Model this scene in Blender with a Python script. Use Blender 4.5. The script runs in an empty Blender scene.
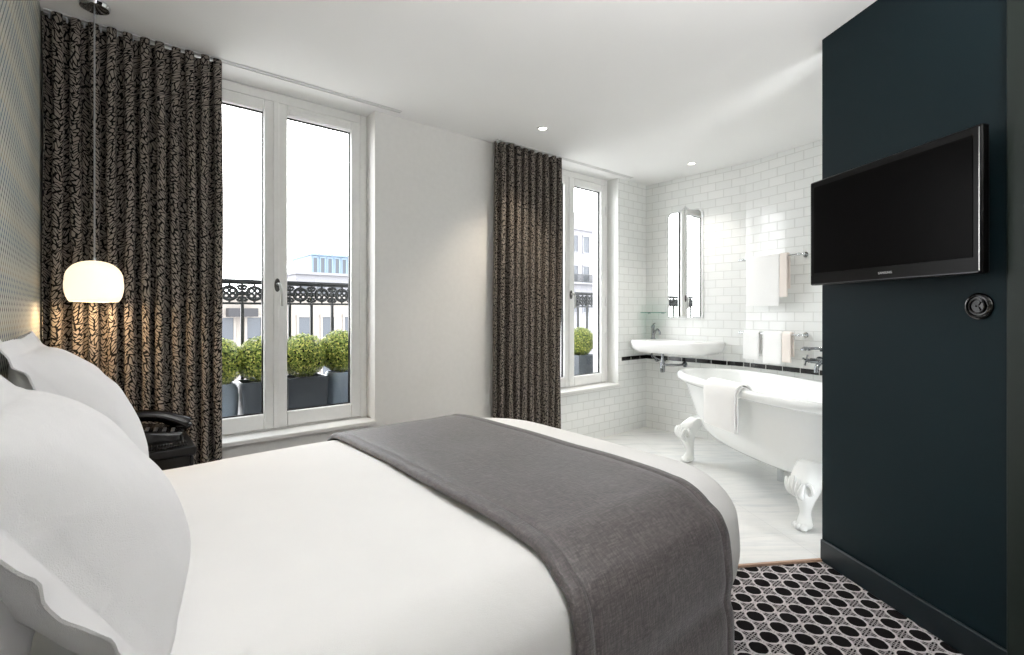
import bpy, math, random
from math import pi, sin, cos, sqrt, radians
from mathutils import Vector, Matrix, noise

random.seed(4)
C = bpy.context.scene.collection
sc = bpy.context.scene

# ------------------------------------------------------------------ helpers
class MB:
    """collects shapes, then links them as one mesh object"""
    def __init__(s):
        s.v = []; s.f = []; s.uv = {}
    def add(s, vs, fs, uvs=None):
        b = len(s.v)
        s.v += [tuple(v) for v in vs]
        s.f += [tuple(b + i for i in f) for f in fs]
        if uvs:
            for i, q in enumerate(uvs): s.uv[b + i] = q
        return s
    def box(s, x0, x1, y0, y1, z0, z1, M=None):
        vs = [Vector((x, y, z)) for x in (x0, x1) for y in (y0, y1) for z in (z0, z1)]
        if M: vs = [M @ v for v in vs]
        return s.add(vs, [(0,1,3,2),(4,6,7,5),(0,4,5,1),(2,3,7,6),(0,2,6,4),(1,5,7,3)])
    def prism(s, poly, z0, z1):
        """poly: counter-clockwise (x, y) outline"""
        n = len(poly)
        vs = [(x, y, z0) for x, y in poly] + [(x, y, z1) for x, y in poly]
        fs = [tuple(range(n - 1, -1, -1)), tuple(range(n, 2 * n))]
        fs += [(i, (i + 1) % n, n + (i + 1) % n, n + i) for i in range(n)]
        return s.add(vs, fs)
    def rings(s, R, closed=True, cap0=False, cap1=False):
        """R: list of rings (same number of points)"""
        n = len(R[0]); b = len(s.v)
        for r in R: s.v += [tuple(p) for p in r]
        m = n if closed else n - 1
        for k in range(len(R) - 1):
            for i in range(m):
                j = (i + 1) % n
                s.f.append((b + k*n + i, b + k*n + j, b + (k+1)*n + j, b + (k+1)*n + i))
        if cap0: s.f.append(tuple(b + i for i in range(n - 1, -1, -1)))
        if cap1: s.f.append(tuple(b + (len(R)-1)*n + i for i in range(n)))
        return s
    def tube(s, pts, r, n=10, closed=False):
        pts = [Vector(p) for p in pts]; N = len(pts)
        rr = r if isinstance(r, (list, tuple)) else [r] * N
        R = []; u = None
        for i, p in enumerate(pts):
            a = pts[i - 1] if (i or closed) else p
            c = pts[(i + 1) % N] if (i < N - 1 or closed) else p
            t = (c - a).normalized()
            if u is None:
                u = t.orthogonal().normalized()
            u = (u - t * u.dot(t)).normalized(); w = t.cross(u)
            R.append([p + (u * cos(2*pi*k/n) + w * sin(2*pi*k/n)) * rr[i] for k in range(n)])
        if closed: R.append(R[0]); return s.rings(R)
        return s.rings(R, cap0=True, cap1=True)
    def lathe(s, prof, c=(0,0,0), n=32, M=None, caps=True):
        """prof: (radius, z) from bottom to top"""
        R = []
        for r, z in prof:
            ring = [Vector((max(r, 1e-5) * cos(2*pi*k/n), max(r, 1e-5) * sin(2*pi*k/n), z)) for k in range(n)]
            if M: ring = [M @ p for p in ring]
            R.append([p + Vector(c) for p in ring])
        return s.rings(R, cap0=caps, cap1=caps)
    def ball(s, c, r, n=16, m=10, sc3=(1,1,1), M=None):
        R = []
        for i in range(m + 1):
            th = pi * i / m
            ring = [Vector((r*sc3[0]*max(sin(th),1e-4)*cos(2*pi*k/n), r*sc3[1]*max(sin(th),1e-4)*sin(2*pi*k/n), -r*sc3[2]*cos(th))) for k in range(n)]
            if M: ring = [M @ p for p in ring]
            R.append([p + Vector(c) for p in ring])
        return s.rings(R, cap0=True, cap1=True)
    def build(s, name, mat, parent=None, smooth=40, bevel=0, seg=2, M=None, weld=False):
        me = bpy.data.meshes.new(name)
        vs = [M @ Vector(v) for v in s.v] if M else s.v
        me.from_pydata([tuple(v) for v in vs], [], s.f)
        if s.uv:
            L = me.uv_layers.new(name='UVMap')
            for lp in me.loops:
                L.data[lp.index].uv = s.uv.get(lp.vertex_index, (0, 0))
        me.validate()
        import bmesh
        bm = bmesh.new(); bm.from_mesh(me)
        if weld: bmesh.ops.remove_doubles(bm, verts=bm.verts, dist=1e-5)
        bmesh.ops.recalc_face_normals(bm, faces=bm.faces)
        bm.to_mesh(me); bm.free()
        if smooth:
            me.shade_smooth(); me.set_sharp_from_angle(angle=radians(smooth))
        if mat: me.materials.append(mat)
        o = bpy.data.objects.new(name, me); C.objects.link(o)
        if parent:
            o.parent = parent
        if bevel:
            b = o.modifiers.new('bevel', 'BEVEL'); b.width = bevel; b.segments = seg
            b.limit_method = 'ANGLE'; b.angle_limit = radians(45)
        return o

def tag(o, label=None, cat=None, group=None, kind=None):
    if label: o['label'] = label
    if cat: o['category'] = cat
    if group: o['group'] = group
    if kind: o['kind'] = kind
    return o
def empty(name, loc, rz=0):
    o = bpy.data.objects.new(name, None); C.objects.link(o)
    o.location = loc; o.rotation_euler = (0, 0, rz); o.empty_display_size = .1
    return o
def copy_tree(o, parent=None):
    c = o.copy(); C.objects.link(c)
    if parent: c.parent = parent
    for ch in list(o.children): copy_tree(ch, c)
    return c
def structure(o): o['kind'] = 'structure'; return o
def lerp(a, b, t): return a + (b - a) * t
def smooth_path(pts, n=8):
    """Catmull-Rom through pts"""
    P = [Vector(p) for p in pts]; out = []
    for i in range(len(P) - 1):
        p0 = P[max(i-1, 0)]; p1 = P[i]; p2 = P[i+1]; p3 = P[min(i+2, len(P)-1)]
        for k in range(n):
            t = k / n
            out.append(.5*((2*p1) + (p2-p0)*t + (2*p0-5*p1+4*p2-p3)*t*t + (3*p1-p0-3*p2+p3)*t**3))
    out.append(P[-1]); return out

# ------------------------------------------------------------------ materials
def s2l(c):
    return tuple(((x/255)/12.92 if x/255 <= .04045 else ((x/255+.055)/1.055)**2.4) for x in c)
class NT:
    def __init__(s, name):
        s.m = bpy.data.materials.new(name); s.m.use_nodes = True
        s.t = s.m.node_tree; s.n = s.t.nodes; s.b = s.n['Principled BSDF']; s.out = s.n['Material Output']
    def node(s, ty, **kw):
        n = s.n.new(ty)
        for k, v in kw.items(): setattr(n, k, v)
        return n
    def link(s, a, b): s.t.links.new(a, b)
    def put(s, sock, v):
        if isinstance(v, bpy.types.NodeSocket): s.link(v, sock)
        else: sock.default_value = v
    def math(s, op, a, b=None, c=None, clamp=False):
        n = s.node('ShaderNodeMath', operation=op, use_clamp=clamp)
        s.put(n.inputs[0], a)
        if b is not None: s.put(n.inputs[1], b)
        if c is not None: s.put(n.inputs[2], c)
        return n.outputs[0]
    def mix(s, f, a, b):
        n = s.node('ShaderNodeMix', data_type='RGBA')
        s.put(n.inputs[0], f); s.put(n.inputs[6], a); s.put(n.inputs[7], b)
        return n.outputs[2]
    def coord(s, kind='Object'):
        return s.node('ShaderNodeTexCoord').outputs[kind]
    def sep(s, v):
        n = s.node('ShaderNodeSeparateXYZ'); s.link(v, n.inputs[0]); return n.outputs
    def comb(s, x, y, z=0.):
        n = s.node('ShaderNodeCombineXYZ')
        s.put(n.inputs[0], x); s.put(n.inputs[1], y); s.put(n.inputs[2], z); return n.outputs[0]
    def noise(s, v, scale, detail=3., rough=.5):
        n = s.node('ShaderNodeTexNoise'); s.link(v, n.inputs['Vector'])
        n.inputs['Scale'].default_value = scale; n.inputs['Detail'].default_value = detail
        n.inputs['Roughness'].default_value = rough
        return n.outputs['Fac']
    def ramp(s, f, stops):
        n = s.node('ShaderNodeValToRGB'); s.link(f, n.inputs[0])
        e = n.color_ramp.elements
        while len(e) < len(stops): e.new(.5)
        for el, (p, c) in zip(e, stops):
            el.position = p; el.color = (*c, 1) if len(c) == 3 else c
        return n.outputs[0]
    def bump(s, h, strength=.3, dist=.002):
        n = s.node('ShaderNodeBump'); s.link(h, n.inputs['Height'])
        n.inputs['Strength'].default_value = strength; n.inputs['Distance'].default_value = dist
        s.link(n.outputs[0], s.b.inputs['Normal'])
    def set(s, col=None, rough=None, metal=None, spec=None, **kw):
        if col is not None: s.put(s.b.inputs['Base Color'], (*col, 1) if isinstance(col, tuple) and len(col) == 3 else col)
        if rough is not None: s.put(s.b.inputs['Roughness'], rough)
        if metal is not None: s.b.inputs['Metallic'].default_value = metal
        if spec is not None: s.b.inputs['Specular IOR Level'].default_value = spec
        for k, v in kw.items(): s.put(s.b.inputs[k], v)
        return s

def plain(name, rgb, rough=.5, metal=0., spec=.5, vary=.04, scale=30., bump=0., bscale=200.):
    """one colour with a slight procedural variation"""
    n = NT(name); col = s2l(rgb); v = n.coord()
    f = n.noise(v, scale)
    c = n.mix(f, (*[max(0, x*(1-vary)) for x in col], 1), (*[min(1, x*(1+vary)) for x in col], 1))
    n.set(c, rough, metal, spec)
    if bump: n.bump(n.noise(v, bscale, 2.), bump, .002)
    return n.m

M = {}
M['wall'] = plain('white_wall_paint', (232,231,229), .7, bump=.04, bscale=300)
M['ceiling'] = plain('white_ceiling_paint', (242,242,241), .8, vary=.015, scale=3)
M['frame'] = plain('white_window_lacquer', (238,238,236), .35)
M['sill'] = plain('white_stone_sill', (225,224,222), .4)
M['dark'] = plain('petrol_wall_paint', (9,27,32), .6, spec=.18, bump=.05, bscale=250)
M['olive'] = plain('dark_olive_lacquer', (26,34,30), .5, spec=.3)
M['black_door'] = plain('black_door_lacquer', (8,8,8), .5, spec=.2)
M['chrome'] = plain('polished_chrome', (225,228,230), .08, 1.)
M['handle_plate'] = plain('dark_nickel_plate', (92,90,88), .3, 1.)
M['tap_chrome'] = plain('tap_chrome', (150,153,157), .1, 1.)
M['steel'] = plain('brushed_nickel', (185,185,182), .28, 1.)
M['enamel'] = plain('white_enamel', (242,244,243), .12, vary=.01)
M['ceramic'] = plain('white_sink_ceramic', (245,245,244), .1, vary=.01)
M['iron'] = plain('wrought_iron', (38,40,41), .5, spec=.3)
M['zinc_dark'] = plain('dark_zinc', (64,69,75), .35, .3, vary=.15, scale=8)
M['zinc_light'] = plain('pale_zinc', (106,118,130), .3, .3, vary=.12, scale=6)
M['soil'] = plain('potting_soil', (40,30,22), .95, vary=.4, scale=90)
M['black_gloss'] = plain('black_gloss_plastic', (10,10,12), .15)
M['black_satin'] = plain('black_satin_lacquer', (6,6,7), .35, spec=.25)
M['screen'] = plain('black_tv_screen', (2,1,1), .3, spec=.04, vary=0)
M['bezel'] = plain('black_tv_bezel', (7,6,6), .3, spec=.12)
M['dark_trim'] = plain('dark_metal_trim', (70,70,72), .35, .8)
M['silver'] = plain('silver_print', (205,205,205), .4)
M['base_fabric'] = plain('grey_bed_base_fabric', (70,66,64), .9, bump=.3, bscale=500)
M['mattress'] = plain('mattress_ticking', (220,218,214), .9)
M['key_grey'] = plain('grey_keys', (54,55,60), .4)
M['plastic_white'] = plain('white_key_plastic', (215,215,220), .4)

def fabric(name, rgb, scale=900., b=.15, rough=.9, wr=0.):
    n = NT(name); v = n.coord(); col = s2l(rgb)
    f = n.noise(v, 5., 3.)
    n.set(n.mix(f, (*[x*.97 for x in col], 1), (*[min(1, x*1.03) for x in col], 1)), rough, 0, .2)
    h = n.noise(v, scale, 2.)
    if wr:
        h = n.math('ADD', n.math('MULTIPLY', h, .15), n.math('MULTIPLY', n.noise(v, 9., 4., .6), wr))
        n.bump(h, b, .02)
    else:
        n.bump(h, b, .001)
    n.b.inputs['Sheen Weight'].default_value = .1
    return n.m
M['linen'] = fabric('white_cotton', (236,235,236), 700, .5, wr=.7)
M['duvet'] = fabric('white_duvet_cotton', (236,235,234), 700, .28, wr=.6)

def terry(name, rgb):
    n = NT(name); v = n.coord(); col = s2l(rgb)
    h = n.noise(v, 260., 3., .7)
    n.set(n.mix(h, (*[x*.93 for x in col], 1), (*[min(1, x*1.05) for x in col], 1)), .95, 0, .1)
    n.bump(h, .7, .004)
    return n.m
M['terry'] = terry('white_terry', (247,247,246))
M['terry_cream'] = terry('cream_terry', (240,231,224))

def runner_mat():
    n = NT('grey_woven_wool'); v = n.coord(); x, y, z = n.sep(v)[:3]
    m = n.node('ShaderNodeMapping'); n.link(v, m.inputs[0]); m.inputs['Scale'].default_value = (34, 210, 210)
    f = n.noise(m.outputs[0], 1., 3., .7)
    m2 = n.node('ShaderNodeMapping'); n.link(v, m2.inputs[0]); m2.inputs['Scale'].default_value = (210, 34, 34)
    g = n.noise(m2.outputs[0], 1., 3., .7)
    h = n.math('ADD', n.math('MULTIPLY', f, .5), n.math('MULTIPLY', g, .5))
    n.set(n.ramp(h, [(.36, s2l((30,25,25))), (.5, s2l((60,53,53))), (.64, s2l((92,84,84)))]), .58, 0, .9)
    n.b.inputs['Sheen Weight'].default_value = .28; n.b.inputs['Sheen Roughness'].default_value = .45
    n.b.inputs['Sheen Tint'].default_value = (.95, .97, 1., 1)
    n.bump(h, .8, .004)
    return n.m
M['runner'] = runner_mat()
M['runner_seam'] = plain('dark_seam_thread', (62,56,55), .9)

def curtain_mat():
    """black leaf-vein lines on a taupe ground"""
    n = NT('leaf_print_curtain'); u, v, _ = n.sep(n.coord('UV'))[:3]
    P = n.comb(u, v, 0.)
    nz = n.node('ShaderNodeTexNoise'); n.link(P, nz.inputs['Vector']); nz.inputs['Scale'].default_value = 9.
    nx, ny, _ = n.sep(nz.outputs['Color'])[:3]
    pp = n.math('PINGPONG', n.math('ADD', u, n.math('MULTIPLY', nx, .08)), .05)
    vv = n.math('ADD', n.math('SUBTRACT', v, n.math('MULTIPLY', pp, 1.0)), n.math('MULTIPLY', ny, .05))
    uu = n.math('ADD', u, n.math('MULTIPLY', nx, .03))
    Q = n.comb(n.math('MULTIPLY', uu, 38.), n.math('MULTIPLY', vv, 60.), 0.)
    vo = n.node('ShaderNodeTexVoronoi', feature='DISTANCE_TO_EDGE', voronoi_dimensions='2D'); n.link(Q, vo.inputs['Vector'])
    vo.inputs['Scale'].default_value = 1.; vo.inputs['Randomness'].default_value = .95
    f = n.ramp(vo.outputs['Distance'], [(.115, (0,0,0)), (.165, (1,1,1))])
    w = n.noise(P, 60., 2.)
    base = n.mix(w, (*s2l((118,111,104)), 1), (*s2l((148,139,130)), 1))
    n.set(n.mix(f, (*s2l((13,12,13)), 1), base), .85, 0, .15)
    return n.m
M['curtain'] = curtain_mat()

def wallpaper_mat():
    n = NT('geometric_wallpaper'); x, y, z = n.sep(n.coord())[:3]
    k = 1/.036
    a = n.math('MULTIPLY', y, k); b = n.math('MULTIPLY', z, k)
    p = n.math('FRACT', n.math('ADD', a, b)); q = n.math('FRACT', n.math('SUBTRACT', a, b))
    d1 = n.math('LESS_THAN', p, .42); d2 = n.math('LESS_THAN', q, .42)
    tri = n.math('MULTIPLY', d1, d2)
    edge = n.math('ABSOLUTE', n.math('SUBTRACT', d1, d2))
    row = n.math('FRACT', n.math('MULTIPLY', z, 1/.156))
    colr = n.ramp(row, [(0, s2l((52,78,112))), (.34, s2l((60,84,110))), (.36, s2l((136,120,92))), (.66, s2l((110,120,112))), (.68, s2l((44,52,66))), (1, s2l((60,64,72)))])
    ground = n.ramp(row, [(0, s2l((176,180,172))), (.5, s2l((196,192,178))), (1, s2l((180,182,176)))])
    c = n.mix(n.math('MULTIPLY', edge, .35), ground, (*s2l((120,124,120)), 1))
    n.set(n.mix(tri, c, colr), .7, 0, .25)
    return n.m
M['wallpaper'] = wallpaper_mat()

def carpet_mat():
    """cane-webbing pattern, pitch 8.85 cm, square with the room"""
    n = NT('cane_pattern_carpet'); v = n.coord(); x, y, z = n.sep(v)[:3]
    P = .0885
    cx = n.math('SUBTRACT', n.math('FRACT', n.math('MULTIPLY', n.math('ADD', x, -2.241 + P*40.5), 1/P)), .5)
    cy = n.math('SUBTRACT', n.math('FRACT', n.math('MULTIPLY', n.math('ADD', y, -.870 + P*40.5), 1/P)), .5)
    ax = n.math('ABSOLUTE', cx); ay = n.math('ABSOLUTE', cy)
    r = n.math('SQRT', n.math('ADD', n.math('MULTIPLY', cx, cx), n.math('MULTIPLY', cy, cy)))
    sm = n.math('ADD', ax, ay)
    hole = n.math('MULTIPLY', n.math('LESS_THAN', r, .365), n.math('LESS_THAN', sm, .485))
    def strand(e, c0, w):   # |e - c0| < w
        return n.math('LESS_THAN', n.math('ABSOLUTE', n.math('SUBTRACT', e, c0)), w)
    lt = lambda a, b: n.math('LESS_THAN', a, b)
    mul = lambda *q: q[0] if len(q) == 1 else n.math('MULTIPLY', q[0], mul(*q[1:]))
    gx = n.math('SUBTRACT', .5, ax); gy = n.math('SUBTRACT', .5, ay)
    ring = strand(r, .408, .036)
    diag = strand(sm, .53, .030)
    # small dark squares where the strands cross, thin slivers between neighbouring holes
    dots = mul(strand(gx, .068, .043), strand(gy, .068, .043))
    sliv = n.math('MAXIMUM', mul(strand(gx, .056, .032), strand(gy, .25, .09)), mul(strand(gy, .056, .032), strand(gx, .25, .09)))
    dark = n.math('MAXIMUM', dots, sliv)
    strong = n.math('MAXIMUM', ring, diag)
    dark = mul(dark, n.math('SUBTRACT', 1., ring))
    lines = mul(n.math('SUBTRACT', 1., dark), n.math('SUBTRACT', 1., hole))
    lines = mul(lines, n.math('ADD', n.math('MULTIPLY', strong, .45), .55))
    pile = n.noise(v, 900., 2.)
    white = n.mix(pile, (*s2l((160,154,156)), 1), (*s2l((226,221,222)), 1))
    black = n.mix(pile, (*s2l((10,8,9)), 1), (*s2l((22,19,20)), 1))
    n.set(n.mix(lines, black, white), .95, 0, .1)
    n.bump(pile, .4, .002)
    return n.m
M['carpet'] = carpet_mat()

def marble_mat():
    n = NT('white_marble'); v = n.coord()
    x, y, z = n.sep(v)[:3]
    al = n.math('ADD', n.math('MULTIPLY', x, .768), n.math('MULTIPLY', y, -.64))
    ac = n.math('ADD', n.math('MULTIPLY', x, .64), n.math('MULTIPLY', y, .768))
    f = n.noise(n.comb(n.math('MULTIPLY', al, 1.1), n.math('MULTIPLY', ac, 7.), 0.), 1.5, 8., .6)
    g = n.noise(v, 3., 5.)
    vein = n.ramp(f, [(.30, s2l((196,200,202))), (.40, s2l((226,228,228))), (.54, s2l((238,238,237))), (.68, s2l((218,221,223)))])
    c = n.mix(n.math('MULTIPLY', g, .35), vein, (*s2l((236,235,232)), 1))
    x, y, z = n.sep(v)[:3]
    fx = n.math('FRACT', n.math('MULTIPLY', n.math('ADD', n.math('MULTIPLY', x, .848), n.math('MULTIPLY', y, -.53)), 1/.6))
    fy = n.math('FRACT', n.math('MULTIPLY', n.math('ADD', n.math('MULTIPLY', x, .53), n.math('MULTIPLY', y, .848)), 1/.6))
    gr = n.math('MAXIMUM', n.math('LESS_THAN', fx, .004), n.math('LESS_THAN', fy, .004))
    n.set(n.mix(n.math('MULTIPLY', gr, .4), c, (*s2l((170,172,172)), 1)), .18, 0, .5)
    return n.m
M['marble'] = marble_mat()

def tile_mat():
    """glossy white metro tiles, 15 x 7.5 cm"""
    n = NT('white_metro_tile'); uv = n.coord('UV')
    br = n.node('ShaderNodeTexBrick', offset=.5); n.link(uv, br.inputs['Vector'])
    br.inputs['Scale'].default_value = 1.; br.inputs['Brick Width'].default_value = .15
    br.inputs['Row Height'].default_value = .075; br.inputs['Mortar Size'].default_value = .0045
    br.inputs['Mortar Smooth'].default_value = .6
    br.inputs['Color1'].default_value = (*s2l((240,241,239)), 1); br.inputs['Color2'].default_value = (*s2l((235,237,235)), 1)
    br.inputs['Mortar'].default_value = (*s2l((221,222,219)), 1)
    n.set(br.outputs['Color'], .12, 0, .5)
    inv = n.math('SUBTRACT', 1., br.outputs['Fac'])
    n.bump(inv, .45, .004)
    return n.m
M['tile'] = tile_mat()

def band_mat():
    n = NT('black_border_tile'); uv = n.coord('UV')
    br = n.node('ShaderNodeTexBrick', offset=0.); n.link(uv, br.inputs['Vector'])
    br.inputs['Scale'].default_value = 1.; br.inputs['Brick Width'].default_value = .15
    br.inputs['Row Height'].default_value = .2; br.inputs['Mortar Size'].default_value = .003
    br.inputs['Color1'].default_value = (*s2l((16,16,17)), 1); br.inputs['Color2'].default_value = (*s2l((24,24,25)), 1)
    br.inputs['Mortar'].default_value = (*s2l((210,210,206)), 1)
    n.set(br.outputs['Color'], .15)
    return n.m
M['band'] = band_mat()

def glass_mat(name, tint=(1,1,1), refl=1.):
    n = NT(name); n.n.remove(n.b)
    tr = n.node('ShaderNodeBsdfTransparent'); tr.inputs[0].default_value = (*tint, 1)
    gl = n.node('ShaderNodeBsdfGlossy'); gl.inputs['Roughness'].default_value = .01
    fr = n.node('ShaderNodeFresnel'); fr.inputs['IOR'].default_value = 1.4
    mx = n.node('ShaderNodeMixShader')
    geo = n.node('ShaderNodeNewGeometry')     # reflect at the outer faces only: inside the sheet Fresnel would go total
    n.link(n.math('MULTIPLY', n.math('MULTIPLY', fr.outputs[0], refl), n.math('SUBTRACT', 1., geo.outputs['Backfacing'])), mx.inputs[0]); n.link(tr.outputs[0], mx.inputs[1]); n.link(gl.outputs[0], mx.inputs[2])
    n.link(mx.outputs[0], n.out.inputs[0])
    return n.m
M['glass'] = glass_mat('clear_window_glass')
M['shelf_glass'] = glass_mat('greenish_shelf_glass', s2l((196,226,216)), 1.5)
def mirror_mat():
    n = NT('mirror_silver'); f = n.noise(n.coord(), 4., 2.)
    n.set(n.mix(f, (.93,.95,.94,1), (.95,.96,.955,1)), .01, 1.)
    return n.m
M['mirror'] = mirror_mat()
def bead_mat():
    n = NT('bevelled_mirror_edge'); f = n.noise(n.coord(), 40., 2.)
    n.set(n.mix(f, (.84,.86,.86,1), (.95,.95,.95,1)), .06, .25)
    return n.m
M['mirror_edge'] = bead_mat()

def emit(name, rgb, strength):
    n = NT(name); f = n.noise(n.coord(), 8., 1.)
    n.set(tuple(rgb), .5)
    n.put(n.b.inputs['Emission Color'], (*rgb, 1)); n.put(n.b.inputs['Emission Strength'], n.math('MULTIPLY', n.math('ADD', n.math('MULTIPLY', f, .04), .98), strength))
    return n.m
M['lamp_lens'] = emit('downlight_lens', (1., .93, .82), 12.)
M['bulb'] = emit('frosted_bulb', (1., .82, .58), 6.)
def shade_mat():
    """opal plastic that glows from the lamp inside"""
    n = NT('opal_shade')
    n.set(s2l((250,240,222)), .25, 0, .4)
    n.b.inputs['Transmission Weight'].default_value = 0.
    f = n.noise(n.coord(), 6., 1.)
    n.put(n.b.inputs['Emission Color'], (1., .84, .62, 1))
    n.put(n.b.inputs['Emission Strength'], n.math('MULTIPLY', n.math('ADD', n.math('MULTIPLY', f, .1), .95), .75))
    return n.m
M['shade'] = shade_mat()

def leaf_mat():
    n = NT('boxwood_leaf')
    oi = n.coord('Object')
    f = n.noise(oi, 55., 2.)
    n.set(n.ramp(f, [(.3, s2l((58,76,22))), (.5, s2l((106,122,44))), (.7, s2l((184,180,92)))]), .5, 0, .3)
    return n.m
M['leaf'] = leaf_mat()
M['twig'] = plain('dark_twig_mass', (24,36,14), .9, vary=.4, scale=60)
M['facade'] = plain('pale_stone_facade', (116,111,106), .9, vary=.05, scale=.6)
M['facade_grey'] = plain('grey_stone_facade', (106,106,110), .9, vary=.06, scale=.6)
M['facade_blue'] = plain('blue_grey_tower_cladding', (92,108,124), .6, vary=.05, scale=.6)
M['roof'] = plain('zinc_roof', (76,80,86), .6, vary=.08, scale=.5)
M['far_window'] = plain('far_window_glass', (40,46,54), .3)
M['dark_sign'] = plain('dark_slate', (26,26,30), .7)
M['street'] = plain('street_asphalt', (150,148,146), .9)
M['balcony'] = plain('balcony_stone', (150,148,144), .8)
M['render'] = plain('exterior_render', (232,230,226), .8)

# ------------------------------------------------------------------ the room
H = 2.516
WALL = 3.03           # interior face of the window wall
OUT = 3.35            # its outer face
HEAD = -.21           # wallpapered wall behind the bed
C0 = Vector((2.669, .86)); E1 = Vector((-.53, -.848)).normalized(); NN = Vector((-.848, .53)).normalized()
P0 = Vector((4.345, WALL)); P1 = Vector((4.360, 2.005)); P2 = Vector((4.208, 1.367)); PD = (P2 - P1).normalized()
P3 = P1 + PD * 1.75
SILL = .47

def uvwall(name, a, b, z0, z1, thick, mat, side=1):
    """a vertical wall slab from a to b (plan), its inner face on the line a-b; uv in metres"""
    a = Vector((a[0], a[1])); b = Vector((b[0], b[1])); d = (b - a); L = d.length; d.normalize()
    nrm = Vector((d.y, -d.x)) * side
    mb = MB(); q = [a, b, b + nrm*thick, a + nrm*thick]
    def face(p, r, u0, u1):
        mb.add([(p.x, p.y, z0), (r.x, r.y, z0), (r.x, r.y, z1), (p.x, p.y, z1)], [(0,1,2,3)], [(u0,z0),(u1,z0),(u1,z1),(u0,z1)])
    face(q[0], q[1], 0, L); face(q[1], q[2], L, L+thick); face(q[2], q[3], L+thick, 2*L+thick); face(q[3], q[0], -thick, 0)
    mb.add([(p.x, p.y, z1) for p in q], [(0,1,2,3)], [(0,0),(L,0),(L,thick),(0,thick)])
    mb.add([(p.x, p.y, z0) for p in q], [(3,2,1,0)], [(0,0),(L,0),(L,thick),(0,thick)])
    return mb.build(name, mat, smooth=0)

# floors
mb = MB(); edge = [(C0.x, C0.y), (2.03, 1.26), (2.03, WALL)]
bx = C0 + E1 * 3.2
mb.prism([(HEAD, -1.9), (bx.x + .3, -1.9), (C0.x + .3, C0.y + .1)] + [(2.669 + .01, .86 + .01)] + edge[1:] + [(HEAD, WALL)], -.1, 0)
structure(mb.build('floor', M['carpet'], smooth=0))
mb = MB()
mb.prism([(C0.x, C0.y), (C0.x + .6, C0.y - .5), (P3.x, P3.y), (P2.x, P2.y), (P1.x, P1.y), (P0.x, P0.y), (2.03, WALL), (2.03, 1.26)], -.1, .006)
structure(mb.build('floor_bathroom', M['marble'], smooth=0))
# wooden threshold strip on the marble's edge
mb = MB(); a = Vector((C0.x, C0.y)); b = Vector((2.03, 1.26)); d = (b-a).normalized(); w = Vector((-d.y, d.x))
if w.dot(Vector((-1, -1))) < 0: w = -w
mb.add([(p.x, p.y, z) for z in (0.0005, .012) for p in (a, b, b + w*.014, a + w*.014)], [(0,1,2,3),(4,5,6,7),(0,1,5,4),(1,2,6,5),(2,3,7,6),(3,0,4,7)])
M['threshold'] = plain('pale_wood_threshold', (176,146,126), .5, vary=.1)
structure(mb.build('trim_1', M['threshold']))

# ceiling
mb = MB(); mb.box(HEAD - .15, 5.2, -1.9, OUT, H, H + .12)
structure(mb.build('ceiling', M['ceiling'], smooth=0))
# wallpapered wall
mb = MB(); mb.box(HEAD - .15, HEAD, -1.9, OUT, 0, H)
structure(mb.build('wall_left', M['wallpaper'], smooth=0))
# window wall: plain bedroom stretch, tiled bathroom stretch
W1a, W1b, W2a, W2b = .22, 1.36, 2.76, 3.88
TILE0 = 2.52
mb = MB()
mb.box(HEAD, W1a, WALL, OUT, 0, H); mb.box(W1a, W1b, WALL, OUT, 0, SILL); mb.box(W1b, TILE0, WALL, OUT, 0, H)
structure(mb.build('wall_far', M['wall'], smooth=0))
mb = MB()
def wb(x0, x1, z0, z1):
    f = [((x0,WALL,z0),(x1,WALL,z0),(x1,WALL,z1),(x0,WALL,z1)), ((x0,OUT,z0),(x1,OUT,z0),(x1,OUT,z1),(x0,OUT,z1))]
    for q in f: mb.add(q, [(0,1,2,3)], [(p[0], p[2]) for p in q])
    for x in (x0, x1):
        q = [(x,WALL,z0),(x,OUT,z0),(x,OUT,z1),(x,WALL,z1)]; mb.add(q, [(0,1,2,3)], [(.0745, .036)]*4)
    for z in (z0, z1):
        q = [(x0,WALL,z),(x1,WALL,z),(x1,OUT,z),(x0,OUT,z)]; mb.add(q, [(0,1,2,3)], [(.0745, .036)]*4)
wb(TILE0, W2a, 0, H); wb(W2a, W2b, 0, SILL); wb(W2b, P0.x + .12, 0, H)
structure(mb.build('wall_far_tiled', M['tile'], smooth=0))
structure(uvwall('wall_back', P0, P1, 0, H, .12, M['tile'], -1))
structure(uvwall('wall_right_tiled', P1, P3, 0, H, .12, M['tile'], -1))
pe = C0 - NN * .12
structure(uvwall('wall_bathroom_end', P3, (pe.x - .02, pe.y - .3), 0, H, .1, M['wall'], -1))
# entrance wall behind the camera
mb = MB(); mb.box(HEAD - .15, 1.5, -2.0, -1.9, 0, H)
structure(mb.build('wall_front', M['wall'], smooth=0))
# dark partition with the television
DOOR0, DOOR1 = .86, 1.66
mb = MB()
def part_box(mb, s0, s1, n0, n1, z0, z1):
    q = [C0 + E1*s + NN*n for s, n in ((s0,n0),(s1,n0),(s1,n1),(s0,n1))]
    mb.add([(p.x,p.y,z) for z in (z0,z1) for p in q], [(3,2,1,0),(4,5,6,7),(0,1,5,4),(1,2,6,5),(2,3,7,6),(3,0,4,7)])
part_box(mb, 0, DOOR0, -.12, 0, 0, H); part_box(mb, DOOR0, DOOR1, -.12, 0, 2.15, H); part_box(mb, DOOR1, 3.0, -.12, 0, 0, H)
structure(mb.build('wall_right', M['dark'], smooth=0))
mb = MB(); part_box(mb, .002, .800, 0.0005, .014, .001, .106)
M['dark_gloss'] = plain('petrol_gloss_lacquer', (12,26,31), .36, spec=.5)
structure(mb.build('baseboard_right', M['dark_gloss'], bevel=.005))
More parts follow.
